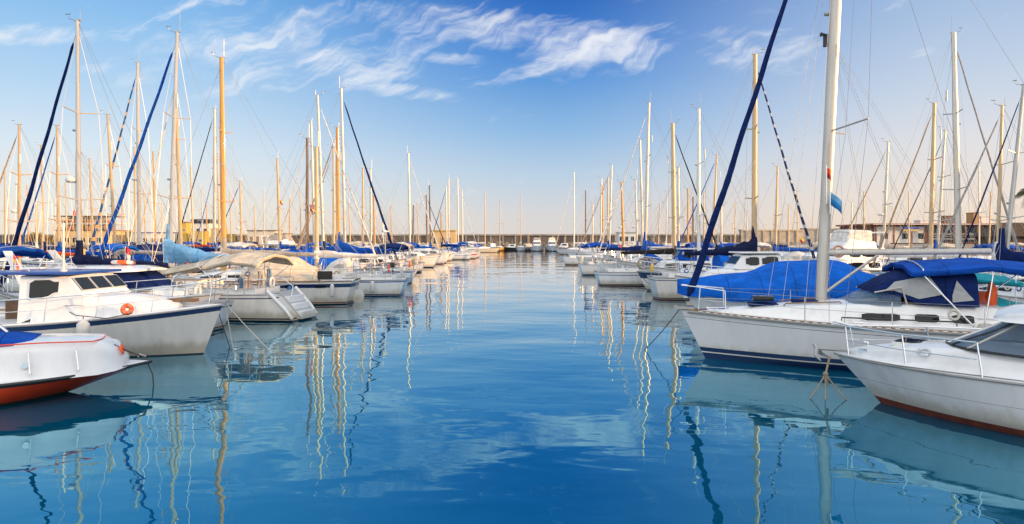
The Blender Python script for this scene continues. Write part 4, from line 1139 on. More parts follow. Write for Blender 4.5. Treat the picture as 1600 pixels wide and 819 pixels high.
far_r = [(1028, 318, 96), (1040, 300, 108), (1100, 300, 92), (1148, 318, 104), (1165, 330, 96), (1232, 320, 90), (1246, 300, 102), (1330, 316, 84), (1350, 300, 78), (1420, 300, 88), (1530, 260, 74), (1545, 300, 80)]
names_r = ['left of the tan mast', 'nearest the tan mast', 'right of the pale mast', 'left of the double-ended boat’s mast', 'nearest the double-ended boat’s mast', 'left of the striped stay’s foot', 'behind the striped stay’s foot', 'above the white parked van', 'above the black parked car', 'before the blue and yellow sign', 'before the restaurant’s brown windows', 'right of the ochre roof block']
for i, (px, py, d) in enumerate(far_r):
    sailboat(px, px + rnd.choice([0, 1, 3]), py, d, 180 if i % 3 else 0, rnd.uniform(7.5, 9.5), ('distant sailing boat with thin mast ' + names_r[i]).replace('’', "'"), mast=[alu_gold, alu, alu_gold][i % 3], cover=[royal, whitec, navy, greyc][i % 4], coverstyle=['roll', 'bag', 'roll'][i % 3],
             detail=0, mr=.08, group='distant sailing boats right of the channel')

# pontoons between the rows
for nm, x, y0, y1, lab in (('pontoon', -20.3, 6, 150, 'long plank pontoon behind the left row of boats'), ('pontoon', 18.6, 8, 116, 'long plank pontoon behind the right row of boats')):
    r_ = thing(nm, lab, 'pontoon', (x, y0, 0))
    mb = MB(); mb.box(-.8, .8, 0, y1 - y0, .35, .55); mb.build('deck', plank, r_, 0)
    mb = MB()
    for k in range(int((y1 - y0) / 8)): mb.box(-.7, .7, k * 8, k * 8 + 3, -.3, .347)
    mb.build('float', conc, r_, 0)['kind'] = 'stuff'

# small craft along the foot of the breakwater
small = [(575, 'white'), (604, 'cream'), (632, 'white'), (660, 'blue'), (690, 'white'), (722, 'cream'), (740, 'blue'), (770, 'white'), (797, 'dark'), (826, 'cream'), (878, 'dark'), (912, 'white'), (936, 'cream'), (962, 'white'), (990, 'blue'), (1020, 'white'), (1046, 'cream'), (1074, 'dark'), (1104, 'white'), (1135, 'white')]
place = ['furthest left', 'second from the left', 'third from the left', 'behind the dark brown masts', 'behind the square golden kiosk', 'behind the last masts of the left row', 'left of the yellow hull', 'touching the yellow hull', 'between the yellow hull and its white neighbour', 'left of the blue-banded yachts', 'right of the blue-banded yachts', 'behind the lone white mast', 'behind the tight bunch of masts', 'left of the yellow mast', 'right of the yellow mast', 'right of the raked silver mast', 'left of the tan mast', 'right of the tan mast', 'fourth from the right end', 'last one on the right']
def small_boat(px, d, kind, label, i):
    rn = random.Random(i); hm = {'white': gel, 'cream': gel_cream, 'blue': royalp, 'dark': blackp}[kind]; L = rn.uniform(5.5, 7.5)
    root = thing('small_motor_boat', label, 'motor boat', (xat(px, d), d, 0), R(rn.choice([-90, -80, -100, 170, 10])), 'small boats under the breakwater')
    h = Hull(-L / 2, L / 2, L * .36, 1.25, .9, rake=.7, ws=.85); h.mesh([('z', -.3, 0), ('z', .1, 1), ('s', 0, 0)], 12).build('hull', [hm, redp], root); h.deck().build('deck', deckm, root)
    hh = rn.uniform(.8, 1.5); st = [(L * .12, L * .12, L * .10, .9, 1.1), (L * .02, L * .14, L * .12, .9, 1.0 + hh), (-L * .26, L * .14, L * .12, .85, 1.0 + hh)]
    coach(st, parent=root, m=rn.choice([gel, gel_cream, royal, whitec]))
    for sd in (1, -1): side_window(st, -L * .22, -.1, .5, .85, sd, root, n=4)
    q = MB(); q.tube([(-L * .1, 0, 1 + hh), (-L * .1, 0, 1 + hh + rn.uniform(1.2, 3.5))], .05, 5); q.build('antenna_pole', alu_gold, root)
for i, ((px, k), pl) in enumerate(zip(small, place)): small_boat(px, 194 + (i % 3), k, 'small %s motor boat under the breakwater, %s' % (k if k != 'dark' else 'dark hulled', pl), i)
# ------------------------------------------------------------------ near yacht on the right
YB = [('z', -.35, 0), ('z', .15, 1), ('z', .18, 2), ('z', .29, 3), ('s', .20, 0), ('s', .188, 4), ('s', 0, 0)]
L = 11.0; yx1 = 3.4
def ydz(x): return lerp(1.05, 1.25, max(0, (x + 7.6) / 11) ** 1.8) + .01
ycs = [(2.5, .30, .18, ydz(2.5) - .03, ydz(2.5) + .05), (1.6, .62, .48, 1.10, 1.36), (.4, .90, .76, 1.08, 1.50), (-.6, 1.06, .92, 1.06, 1.56), (-1.8, 1.15, 1.0, 1.05, 1.60), (-3.0, 1.18, 1.02, 1.03, 1.60), (-3.7, 1.18, 1.0, 1.03, 1.56)]
yroot, yh, ytp = sailboat(1280, 1321, -311, 17.26, 165.5, L, 'large white sloop, nearest on the right, with navy waterline bands and blue spray hood', gel,
    bands=YB, bmats=[gel, navyp, whitep, navyp, navyp], B=3.5, fb=1.27, fs=1.05, dx=yx1 / L, rake=.62, mast=alu, mr=.128, detail=2, cs=ycs, wins=[(-1.55, -.75, .30, .62), (-2.35, -1.85, .30, .62), (-3.05, -2.6, .30, .62)],
    fcol=navy, fr=.115, ffrac=.985, cover=None, boomz=2.78, boomf=.345, spread_frac=[.385, .68], sweep=.62, spw=1.2, spreaders=2, halyards=True, cabinh=.50, name='sailing_yacht')
# aluminium toe rail with slots picked out in white paint
mb = MB()
for side in (1, -1):
    pts = [yh.pt(t, yh.sheer_t(t)) for t in [i / 60 for i in range(60)]]
    mb.tube([(p.x, side * (p.y + .012), p.z - .045) for p in pts], .03, 6, 0, 1.4)
    for i in range(2, 58):
        p = pts[i]; q = pts[i + 1]; e = p.lerp(q, .5)
        mb.tube([(p.x, side * (p.y + .036), p.z - .01), (e.x, side * (e.y + .036), e.z - .01)], .014, 4, 1)
mb.build('rubbing_strake', [greyrub, whitep], yroot, 35)
for x, w_, l_ in ((1.35, .30, .36), (.35, .26, .30)):
    zt = 1.42 if x > 1 else 1.52
    mb = MB(); mb.box(x - l_, x + l_, -w_, w_, zt, zt + .06); mb.build('deck_hatch', navy, yroot, 35, bevel=.02)
for y_ in (-.62, .62):
    mb = MB(); mb.tube([(0.9, y_ * .75, 1.46), (.85, y_ * .76, 1.52), (-.35, y_ * 1.05, 1.60), (-.4, y_ * 1.05, 1.54)], .018, 6); mb.build('grab_rail', teak, yroot)
# hard windscreen and hood
ws = [(-.55, .70, .62, 1.55, 1.575), (-1.15, .95, .82, 1.56, 1.86), (-1.6, 1.02, .92, 1.57, 1.98)]
mb = MB(); mb.loft([section(*q, r=.14, cam=.03) for q in ws]); mb.build('windscreen', tinted, yroot, 60)
hs = [(-1.05, .92, .80, 1.86, 1.90), (-1.45, .98, .88, 1.86, 2.16), (-1.95, 1.05, .96, 1.62, 2.34), (-2.7, 1.12, 1.02, 1.58, 2.38), (-3.15, 1.14, 1.04, 1.58, 2.34)]
mb = MB(); mb.loft([section(*q, r=.26, cam=.06) for q in hs]); hd = mb.build('spray_hood', navy, yroot, 60)
for sd in (1, -1):
    panel(hs, [(-1.22, .20), (-1.48, .84), (-2.18, .86), (-2.45, .34), (-1.95, .16)], sd, hd, vinyl, 'spray_hood_window')
    panel(hs, [(-2.62, .30), (-2.72, .74), (-3.05, .20), (-2.62, .12)], sd, hd, vinyl, 'spray_hood_window')
for sd in (1, -1):
    mb = MB(); mb.tube([(-1.05, sd * .90, 1.86), (-1.6, sd * 1.03, 2.0), (-1.7, sd * 1.06, 1.6)], .02, 5); mb.build('windscreen_frame', alu, yroot)
canopy(-4.95, -1.75, 1.25, 2.66, .17, yroot, royal, sag=.05, slope=.03, bows=3)
fm = MB()
for xx, xb in ((-2.0, -3.0), (-3.4, -3.2), (-4.9, -3.5)):
    fm.tube([(xb, -1.25, 1.15), (xx, -1.17, 2.3)] + [(xx, 1.17 * k_, 2.60 - .17 * abs(k_) ** 2.4) for k_ in (-1, -.8, -.4, 0, .4, .8, 1)] + [(xx, 1.17, 2.3), (xb, 1.25, 1.15)], .017, 6)
fm.build('bimini_frame', steel, yroot)
mb = MB(); mb.tube([(-.1, 0, 1.75), (-1.35, 0, 2.72)], .035, 8); mb.build('boom_vang', alu, yroot)
mb = MB(); mb.tube([(-.16, -.1, 8.0), (-.16, -.1, 8.3), (-.05, -.05, 8.3)], .06, 6); mb.build('steaming_light', blackp, yroot)
for sd in (1, -1): MB().tube([(-.3, sd * 1.1, 1.20), (-.3, sd * 1.1, 1.27), (-2.6, sd * 1.42, 1.27), (-2.6, sd * 1.42, 1.17)], .018, 5).build('genoa_track', blackp, yroot)
# bow roller
mb = MB(); mb.box(yx1 - .35, yx1 + .16, -.09, .09, 1.27, 1.33); mb.cyl((yx1 + .12, -.07, 1.31), .06, .14, 10, axis=1); mb.build('bow_roller', alu_grey, yroot, 35)
for i, (px_, nm) in enumerate(((-2.2, 'coil'),)):
    pass
# halyards standing off the mast
mb = MB()
for y_, x_ in ((.25, .9), (-.3, 1.2), (.5, .4)): mb.tube([(x_, y_, 1.5), ytp(.9)], .006, 3)
mb.build('running_rigging', whiterope, yroot, smooth=0)
flag(W(yroot, (-.12, .3, 4.0)), [orange, redpl], 'tiny orange-red courtesy flag beside the mast of the near sloop', w=.16, hgt=.26, pole=.95, ang=-.3)
f2 = flag(W(yroot, (-.20, .3, 3.75)), [skyc, mat('flag_blue', (.02, .25, .62), .8)], 'light blue pennant below the tiny orange-red flag', w=.42, hgt=.32, pole=.6, ang=-.2)
mb = MB(); mb.tube([(-.25, 1.05, 5.75), (-.4, .78, 3.4)], .004, 3); mb.build('flag_halyard', whiterope, yroot, smooth=0)
# orange things in the cockpit
bk = thing('locker_box', 'tall bright orange box standing in the cockpit under the blue bimini', 'box', (xat(1535, 16.5), 16.5, 1.06), yroot.rotation_euler.z)
mb = MB(); mb.loft([[Vector((-.26, -.08, 0)), Vector((.26, -.08, 0)), Vector((.26, .08, 0)), Vector((-.26, .08, 0))], [Vector((-.30, -.08, .80)), Vector((.20, -.08, .80)), Vector((.20, .08, .80)), Vector((-.30, .08, .80))]]); mb.build('box_body', orange, bk, 30, bevel=.02)
mb = MB(); mb.box(-.18, .14, -.10, -.084, .62, .72); mb.build('label_patch', yellow, bk, 0)
lv = thing('life_jacket', 'orange life sling hanging under the bimini beside the vinyl window', 'life jacket', W(yroot, (-3.6, .55, 1.6)), yroot.rotation_euler.z)
mb = MB(); mb.tube([(0, 0, 0), (.03, .02, .18), (-.03, 0, .36), (.02, 0, .52)], [.07, .11, .10, .05], 8); mb.build('sling', orange, lv, 60)

# ------------------------------------------------------------------ motor boats
def motor(name, label, tip, head, L, B, fb, fs, bands, mats, cabs=(), rake=.7, ws=.85, pw=2.4, rails=None, group=None, drop=.04, flare=.7, camber=.08, mx=.42, pww=1.7, wl=.86, cat='motor boat', railm=None, strake=(greyrub, .03)):
    rz = R(head)
    root = thing(name, label, cat, (tip[0], tip[1], 0), rz, group)
    h = Hull(-L, 0, B, fb, fs, rake=rake, ws=ws, pw=pw, pww=pww, flare=flare, mx=mx, wl=wl)
    h.mesh(bands, 30).build('hull', mats, root, 35)
    h.deck(drop, camber).build('deck', deckm, root, 50)
    if strake: h.rail(MB(), strake[1], 0, -.02).build('rubbing_strake', strake[0], root)
    for c in cabs:
        st = c['st']; coach(st, parent=root, m=c.get('m', gel), r=c.get('r', .12), cam=c.get('cam', .05), name=c.get('name', 'cabin'), smooth=c.get('smooth', 38))
        for wn in c.get('wins', ()):
            for sd in (1, -1): side_window(st, wn[0], wn[1], wn[2], wn[3], sd, root, c.get('wm', glassd), slant=wn[4] if len(wn) > 4 else 0, n=6, frame=c.get('fm'))
    if rails:
        a0, a1, hh, n = rails
        e = lambda x, sd, z=0: Vector((x, sd * max(.03, h.hb(x) - .08), h.sh(x) + z))
        mb = MB(); xs = [lerp(a1, -.25, i / n) for i in range(n + 1)]
        top = [e(x, 1, hh) for x in xs] + [Vector((.02, .12, h.fb + hh + .05)), Vector((.02, -.12, h.fb + hh + .05))] + [e(x, -1, hh) for x in xs[::-1]]
        mb.tube(top, .016, 6); mb.build('bow_rail', railm or steel, root)
        mb = MB()
        for sd in (1, -1): mb.tube([e(x, sd, hh * .5) for x in xs], .009, 5)
        mb.build('middle_rail', railm or steel, root)
        for sd in (1, -1):
            for x in xs: MB().tube([e(x - .08, sd, -.02), e(x, sd, hh)], .014, 5).build('stanchion', railm or steel, root)
    return root, h


def front_windows(root, st0, st1, spans, m=glassd, z=(.22, .82), frame=None):
    """panes on the sloping front between station st0 (foot) and st1 (head)"""
    for a, b in spans:
        def P_(f, y, out=.008):
            x = lerp(st0[0], st1[0], f); zz = lerp(st0[4], st1[4], f) + .03
            n_ = Vector((st1[4] - st0[4], 0, st0[0] - st1[0])).normalized()
            return Vector((x, y * lerp(st0[2], st1[2], f), zz)) + n_ * out
        q = [P_(z[0], a), P_(z[0], b), P_(z[1], b), P_(z[1], a)]; q2 = [P_(z[0], a, .03), P_(z[0], b, .03), P_(z[1], b, .03), P_(z[1], a, .03)]
        c = sum(q, Vector()) / 4
        if frame:
            g = [c + (p - c) * 1.12 for p in q]; g2 = [p + (q2[0] - q[0]) * .6 for p in g]
            MB().loft([g, g2]).build('window_frame', frame, root, 0)
        MB().loft([q, q2]).build('front_window', m, root, 0)


# blue-roofed motor boat, near left
b = [('z', -.35, 0), ('z', .03, 1), ('s', .20, 0), ('s', .07, 2), ('s', 0, 0)]
trunk = dict(st=[(-1.15, .28, .20, 1.26, 1.36), (-1.7, .62, .52, 1.12, 1.50), (-2.4, .98, .84, .98, 1.58), (-3.4, 1.16, 1.0, .86, 1.62), (-4.6, 1.18, 1.04, .82, 1.62)], r=.30, name='trunk_cabin')
wh = dict(st=[(-3.25, 1.02, .98, 1.40, 1.64), (-3.72, 1.04, .92, 1.40, 2.14), (-5.0, 1.10, .98, .9, 2.16)], r=.06, wins=[(-4.72, -3.95, .45, .9, .0)], fm=gel, name='wheelhouse', cam=.03)
m1, h1 = motor('motor_boat', 'white cabin motor boat with royal blue wheelhouse roof and three front windows, near left', (-7.85, 18.55), -4, 9.5, 3.1, 1.38, .84, b, [gel_old, blackp, navyp], (trunk, wh), rails=(0, -6.4, .62, 5), rake=.55, strake=(gel, .035))
front_windows(m1, wh['st'][0], wh['st'][1], [(-.92, -.38), (-.28, .28), (.38, .92)], frame=mat('grey_window_frame', (.45, .50, .58), .5))
mb = MB(); mb.box(-6.2, -3.62, -1.12, 1.12, 2.185, 2.26); mb.build('wheelhouse_roof', royalp, m1, 35, bevel=.02)
mb = MB(); mb.tube([(-4.1, -.6, 2.26), (-4.1, -.6, 3.55)], .03, 8); mb.cyl((-4.1, -.6, 2.262), .09, .05, 10); mb.build('antenna', fwhite, m1)
mb = MB(); mb.tube([(-4.8, .9, 2.27), (-4.95, .9, 2.42), (-5.9, .9, 2.42), (-6.0, .9, 2.27)], .014, 5); mb.tube([(-4.8, -.9, 2.27), (-4.95, -.9, 2.42), (-5.9, -.9, 2.42), (-6.0, -.9, 2.27)], .014, 5); mb.build('roof_rail', steel, m1)
mb = MB(); mb.box(-6.1, -5.2, -.2, .9, .85, 1.45); mb.build('cockpit_seat', woodb, m1, 35, bevel=.03)
mb = MB(); mb.tube([(-3.4, -1.30, 1.25), (-3.2, -1.36, 1.18), (-2.4, -1.32, 1.10), (-1.8, -1.2, 1.22)], .012, 5); mb.build('side_line', blackp, m1)
lb = W(m1, (-2.05, -1.02, 1.30)); lifebuoy(lb, (.3, -1, .2), 'small faded orange life ring on the rail of the blue-roofed motor boat', rr=.10, m2=mat('faded_orange', (.6, .25, .15), .7))
mb = MB(); mb.box(-.5, .12, -.10, .10, 1.40, 1.46); mb.build('bow_roller', alu_grey, m1, 0)
mb = MB(); mb.box(-1.6, -.75, -.14, .14, 1.42, 1.50); mb.build('deck_pad', teak, m1, 0)

# motor boat with navy windscreen cover, behind it
b2 = [('z', -.35, 0), ('z', .06, 1), ('s', .0, 0)]
c2 = dict(st=[(-1.2, .3, .22, 1.24, 1.36), (-2.0, .9, .7, 1.12, 1.55), (-2.9, 1.15, 1.0, 1.0, 1.62), (-5.8, 1.22, 1.1, .92, 1.62)], r=.22, name='trunk_cabin')
m2, h2 = motor('motor_boat', 'white cabin cruiser with navy windscreen cover and rounded white hardtop, behind the blue-roofed boat', (-9.5, 22.4), -2, 9.6, 3.2, 1.36, .95, b2, [gel, blackp], (c2,), rails=(0, -5.2, .62, 5), rake=.9)
wst = [(-2.0, .95, .88, 1.50, 1.60), (-2.75, 1.08, .95, 1.52, 2.10), (-4.6, 1.12, 1.02, 1.52, 2.12)]
coach(wst, name='windscreen_cover', m=navy, parent=m2, r=.08, smooth=50)
coach([(-2.3, .9, .8, 2.10, 2.14), (-2.75, 1.12, 1.05, 2.08, 2.22), (-5.2, 1.15, 1.08, 2.08, 2.22), (-5.4, 1.0, .95, 2.1, 2.18)], name='hardtop', m=gel, parent=m2, r=.07)
for sd in (1, -1):
    MB().loft([[Vector((-5.9, sd * 1.1, 1.6)), Vector((-5.5, sd * 1.1, 1.6)), Vector((-5.5, sd * 1.16, 1.6)), Vector((-5.9, sd * 1.16, 1.6))], [Vector((-6.6, sd * .95, 2.75)), Vector((-6.35, sd * .95, 2.75)), Vector((-6.35, sd * 1.01, 2.75)), Vector((-6.6, sd * 1.01, 2.75))]]).build('radar_arch', gel, m2, 30)
canopy(-9.6, -6.7, 1.35, 2.95, .3, m2, royal, sag=.06, slope=.1)
fm = MB()
for xx, xb in ((-6.9, -7.8), (-9.3, -8.2)):
    fm.tube([(xb, -1.4, 1.0), (xx, -1.3, 2.62)] + [(xx, 1.3 * math.sin(a), 2.6 + .3 * math.cos(a)) for a in (-1, -.5, 0, .5, 1)] + [(xx, 1.3, 2.62), (xb, 1.4, 1.0)], .018, 5)
fm.build('bimini_frame', steel, m2)
flag(W(m2, (-6.2, -1.1, 1.75)), [redpl, yellow, redpl], 'red and yellow flag hanging limp above the blue wheelhouse roof', w=.5, hgt=.42, pole=.95, ang=.2, droop=1.1)
lifebuoy(W(m2, (-3.2, -.2, 2.36)), (0, .1, 1), 'orange life ring lying on the white hardtop', rr=.3)
flag(W(m2, (-3.5, .4, 2.2)), [redpl, fwhite], 'small red and white marker cone flag on the white hardtop', w=.2, hgt=.4, pole=.7, droop=.5)

# low orange and white launch, bottom left
b3 = [('z', -.3, 0), ('z', .06, 1), ('s', .09, 0), ('s', .035, 2), ('s', 0, 3)]
m3, h3 = motor('work_launch', 'rounded white launch with vivid orange bottom and blue tarpaulin, bottom left corner', (-7.72, 14.6), 26, 6.4, 2.78, .52, .46, b3, [orangep, mat('scummy_waterline', (.10, .05, .03), .7, var=.4, vscale=8), blackp, gel], (), rake=1.5, pw=3.0, pww=2.6, wl=.96, strake=(blackp, .032), drop=.0, camber=.06, flare=.9)
tst = [(-.42, .46, .34, .50, .62), (-.60, .74, .56, .48, .92), (-.90, .96, .76, .46, 1.07), (-1.8, 1.14, .92, .45, 1.12), (-3.2, 1.20, .97, .45, 1.12), (-5.6, 1.18, .96, .45, 1.06), (-6.2, 1.0, .8, .45, .85)]
coach(tst, r=.28, cam=.05, name='turtle_deck', m=gel, parent=m3, smooth=60)
mb = MB()
mb.tube([wall_pt(tst, x, .97, -1, -.10) + Vector((0, 0, .030)) for x in (-5.5, -4, -3.2, -2.4, -1.8, -1.3, -1.0)] + [Vector((-.86, -.35, 1.09)), Vector((-.84, 0, 1.10)), Vector((-.86, .35, 1.09))], .014, 5)
mb.build('orange_stripe', orangep, m3)
cv = [(-2.0, .60, .50, 1.10, 1.15), (-2.3, .78, .66, 1.10, 1.19), (-3.0, .84, .70, 1.10, 1.24), (-5.2, .84, .66, 1.06, 1.22), (-5.9, .72, .50, 1.0, 1.12)]
coach(cv, r=.12, cam=.06, name='tarpaulin', m=royal, parent=m3, smooth=60)
for xx in (-1.25, -2.0):
    pa, pb = wall_pt(tst, xx, .80, -1, .0), wall_pt(tst, xx + .05, .22, -1, .0)
    MB().tube([pa, pa + Vector((0, -.08, .0)), pb + Vector((0, -.07, 0)), pb], .016, 6).build('grab_handle', steel, m3)
for xx, f_ in ((-2.6, .15), (-2.05, .45), (-4.1, .5), (-4.0, .15)):
    p = wall_pt(tst, xx, f_, -1, .0); MB().cyl(p, .055, -.02, 12, axis=1).build('skin_fitting', steel, m3)
for yy in (-.2, .12):
    mb = MB(); mb.torus((-.52, yy - .2, .84), .07, .022, (.95, 0, .45), 14, 6); mb.build('life_hook', orange, m3)
mb = MB(); mb.tube([(-.25, .1, .60), (-.22, .1, .66), (-.10, .1, .60)], .02, 6); mb.build('tow_eye', alu_grey, m3)
mb = MB(); mb.tube([(-2.55, .2, 1.25), (-3.3, .35, 2.0), (-3.9, .45, 2.45), (-4.6, .5, 2.6), (-5.3, .5, 2.45)], .036, 10); mb.build('davit_pole', steel, m3)
mb = MB(); mb.tube([(-3.35, .34, 2.0), (-3.45, .25, 1.9), (-3.6, .5, 2.1), (-4.0, .5, 1.9)], .02, 6); mb.build('blue_lashing', royalp, m3)
p = W(m3, (-.10, .1, .58))
line('mooring_rope', 'frayed rope from the bow of the orange-bottomed launch into the water', 'rope', [W(m3, (-.65, -.35, .95)), p, p + Vector((.20, -.1, -.35)), p + Vector((.22, -.1, -.7))], .014, roped, .02)
fender((xat(130, 16.4), 16.4, 1.28), fwhite, 'white cylindrical fender between the orange-bottomed launch and the blue-roofed boat', r=.14, ln=.5)

# small white cabin cruiser, right foreground
b4 = [('z', -.35, 0), ('z', .13, 1), ('s', .42, 0), ('s', .412, 2), ('s', 0, 0)]
m4, h4 = motor('cabin_cruiser', 'small white cabin cruiser with sleek hardtop, black-framed windscreen and reddish bottom, right foreground', (6.42, 13.6), 135, 7.0, 2.55, .86, .92, b4, [gel, redp, greyrub], (), rake=.85, pw=2.6, pww=1.9, wl=.80, strake=(greyrub, .022), drop=.0, camber=.06, rails=(0, -2.6, .55, 2))
fst = [(-.28, .18, .10, .86, .93), (-.7, .52, .36, .88, 1.04), (-1.4, .88, .68, .90, 1.18), (-2.2, 1.05, .82, .92, 1.26), (-3.2, 1.14, .95, .93, 1.28), (-4.5, 1.16, 1.02, .93, 1.28), (-6.6, 1.14, 1.02, .93, 1.22)]
coach(fst, r=.22, cam=.05, name='foredeck_moulding', m=gel, parent=m4, smooth=60)
# windscreen: curved in plan
def arc(w, xf, xb, z, n=12):
    out = []
    for i in range(n + 1):
        a = lerp(-math.pi / 2, math.pi / 2, i / n); out.append(Vector((xb + (xf - xb) * math.cos(a) ** .75 if math.cos(a) > 0 else xb, w * math.sin(a), z)))
    return out
lo = arc(1.02, -1.95, -3.9, 1.27); hi = arc(.86, -2.95, -3.9, 1.80)
lo = [Vector((p.x, p.y, 1.30 - .03 * abs(p.y))) for p in lo]
mb = MB(); mb.loft([lo, hi], closed=False); mb.build('windscreen', tinted, m4, 60)
mb = MB(); mb.tube(lo, .025, 6); mb.build('windscreen_seal', blackp, m4)
mb = MB(); mb.tube(hi, .022, 6); mb.build('windscreen_header', whitep, m4)
for i in (3, 5, 7, 9): MB().tube([lo[i], hi[i]], .026, 6).build('windscreen_mullion', whitep if i in (5, 7) else alu, m4)
for i, k in ((4, 1), (8, -1)):
    q = lo[i] + Vector((.02, 0, .02)); e = lo[i].lerp(hi[i - k * 2], .62) + Vector((.05, 0, .05)); MB().tube([q, e], [.018, .01], 6).build('wiper_arm', blackp, m4)
    g = (hi[i - k * 2] - lo[i - k]).normalized(); MB().tube([e - g * .28, e + g * .22], .012, 5).build('wiper_blade', blackp, m4)
rs = [(-2.72, .62, .50, 1.80, 1.84), (-2.95, .92, .80, 1.79, 1.92), (-3.6, 1.06, .96, 1.78, 2.0), (-5.2, 1.08, .98, 1.78, 2.02), (-5.7, .98, .86, 1.79, 1.95)]
coach(rs, r=.12, cam=.10, name='hardtop', m=gel, parent=m4, smooth=60)
for sd in (1, -1): MB().loft([[Vector((-3.9, sd * 1.0, 1.25)), Vector((-4.15, sd * 1.0, 1.25)), Vector((-4.15, sd * 1.05, 1.25)), Vector((-3.9, sd * 1.05, 1.25))], [Vector((-3.9, sd * .86, 1.81)), Vector((-4.15, sd * .86, 1.81)), Vector((-4.15, sd * .91, 1.81)), Vector((-3.9, sd * .91, 1.81))]]).build('hardtop_pillar', whitep, m4, 30)
mb = MB(); mb.box(-3.9, -3.2, -.9, .9, .95, 1.36); mb.build('dashboard', gel_old, m4, 30, bevel=.04)
for yy in (-.5, .45): mb = MB(); mb.box(-4.8, -4.35, yy - .25, yy + .25, .95, 1.30); mb.box(-4.82, -4.68, yy - .25, yy + .25, 1.303, 1.7); mb.build('helm_seat', gel_cream, m4, 40, bevel=.05)
mb = MB(); mb.box(-1.62, -1.12, -.30, .30, 1.15, 1.225); hh_ = mb.build('deck_hatch', whitep, m4, 35, bevel=.015)
mb = MB(); mb.torus((-3.75, -.45, 1.5), .17, .018, (.8, 0, .5), 18, 6); mb.build('steering_wheel', blackp, m4, 60)
mb = MB(); mb.tube([(-3.55, .3, 1.36), (-3.5, .3, 1.5), (-3.35, .3, 1.5)], .03, 6); mb.build('throttle_lever', steel, m4)
for yy in (-.75, 0, .75): MB().tube([(-5.4, yy, 1.0), (-5.4, yy, 1.8)], .02, 6).build('cockpit_post', steel, m4)
mb = MB(); mb.box(-1.58, -1.16, -.26, .26, 1.226, 1.245); mb.build('hatch_pane', glassd, hh_, 0)
MB().torus((-1.75, .72, 1.16), .085, .02, (-.1, .6, 1), 18, 6).build('deck_vent', steel, m4)
MB().tube([(-.62, 0, 1.0), (-.62, 0, 1.13), (-.56, 0, 1.13)], .03, 8).build('bow_light', steel, m4)
for sd in (1, -1): MB().tube([(-.75, sd * .34, .98), (-.72, sd * .34, 1.03), (-.58, sd * .3, 1.03), (-.55, sd * .3, .96)], .014, 6).build('cleat', steel, m4)
mb = MB(); mb.tube([(-.95, .1, 1.12), (.25, .0, .93)], .022, 6); mb.loft([[Vector((.05, -.01, .96)), Vector((.05, .03, .96)), Vector((.12, .03, .86)), Vector((.12, -.01, .86))], [Vector((.30, -.01, .98)), Vector((.30, .03, .98)), Vector((.30, .03, .84)), Vector((.30, -.01, .84))]])
mb = MB(); mb.tube([(-.3, 0, .93), (.36, 0, .90)], .03, 8); mb.tube([(.34, 0, .90), (.30, .16, .78), (.16, .26, .70)], [.05, .04, .008], 6); mb.tube([(.34, 0, .90), (.30, -.16, .78), (.16, -.26, .70)], [.05, .04, .008], 6); mb.tube([(.34, -.02, .90), (.42, 0, 1.0)], [.05, .02], 6)
an = mb.build('anchor', alu_grey, m4, 40)
a0 = W(m4, (.05, .1, .78))
for k, (dx_, dy_) in enumerate(((-.42, -.15), (-.12, -.25), (.33, -.30))):
    kn = a0 + Vector((-.12, -.08, -.33))
    if k == 0:
        mb = MB(); mb.ball(kn, .055, 8); mb.tube([a0, kn], .02, 7); mb.tube([kn + Vector((.0, 0, .02)), kn + Vector((.03, 0, -.22))], [.045, .03], 7); tag(mb.build('rope_knot', rope, None), 'thick knotted rope under the anchor of the small white cabin cruiser', 'rope')
    line('mooring_rope', ['left strand of the rope fan under the anchor, slanting into the water', 'middle strand of the rope fan hanging almost straight down', 'right strand of the rope fan, looping toward the white hull'][k], 'rope', [kn, kn + Vector((dx_, dy_, -.5))], .013, rope, .02, 'ropes under the anchor')

# blue-covered motor boat behind the yacht
b5 = [('z', -.35, 0), ('z', .08, 1), ('s', .0, 0)]
m5, h5 = motor('covered_motor_boat', 'motor boat wrapped in a bright royal blue fitted cover, behind the near sloop', (5.95, 24.2), 180, 7.6, 2.9, 1.5, 1.15, b5, [gel, blackp], (), rake=1.0, pw=2.5)
def wrap(root, h, prof, m, name='boat_cover', skirt=.32, seed=2, over=.04):
    rnd = random.Random(seed); rings = []
    for i in range(25):
        t = i / 24; x = lerp(prof[0][0], prof[-1][0], t)
        for j in range(len(prof) - 1):
            if prof[j][0] >= x >= prof[j + 1][0]: u = (prof[j][0] - x) / (prof[j][0] - prof[j + 1][0]); u = u * u * (3 - 2 * u); zt = lerp(prof[j][1], prof[j + 1][1], u)
        w = max(h.hb(x) + over, .06); s_ = h.sh(x); j_ = lambda a: rnd.uniform(-a, a)
        half = [(w - .02, s_ - skirt + .05 * math.sin(x * 5)), (w + .01, s_ + .03), (w * .86, lerp(s_, zt, .45) + j_(.02)), (w * .62, lerp(s_, zt, .82) + j_(.03)), (w * .3, lerp(s_, zt, .96) + j_(.01)), (0, zt)]
        rings.append([Vector((x, y, z)) for y, z in half] + [Vector((x, -y, z)) for y, z in half[-2::-1]])
    mb = MB(); mb.loft(rings); return mb.build(name, m, root, 70)
wrap(m5, h5, [(.08, 1.72), (-2.3, 1.95), (-3.6, 2.36), (-5.4, 2.40), (-6.6, 1.95), (-7.5, 1.6)], blue)
m5b, h5b = motor('covered_motor_boat', 'low motor boat with teal canopy between the blue-covered boat and the near sloop', (9.6, 21.0), 176, 6.0, 2.3, .95, .8, b5, [gel, royalp], (), rake=.7)
wrap(m5b, h5b, [(-.3, 1.1), (-1.4, 1.45), (-2.6, 1.55), (-4.5, 1.5), (-5.8, 1.2)], teal, skirt=.15, seed=4)
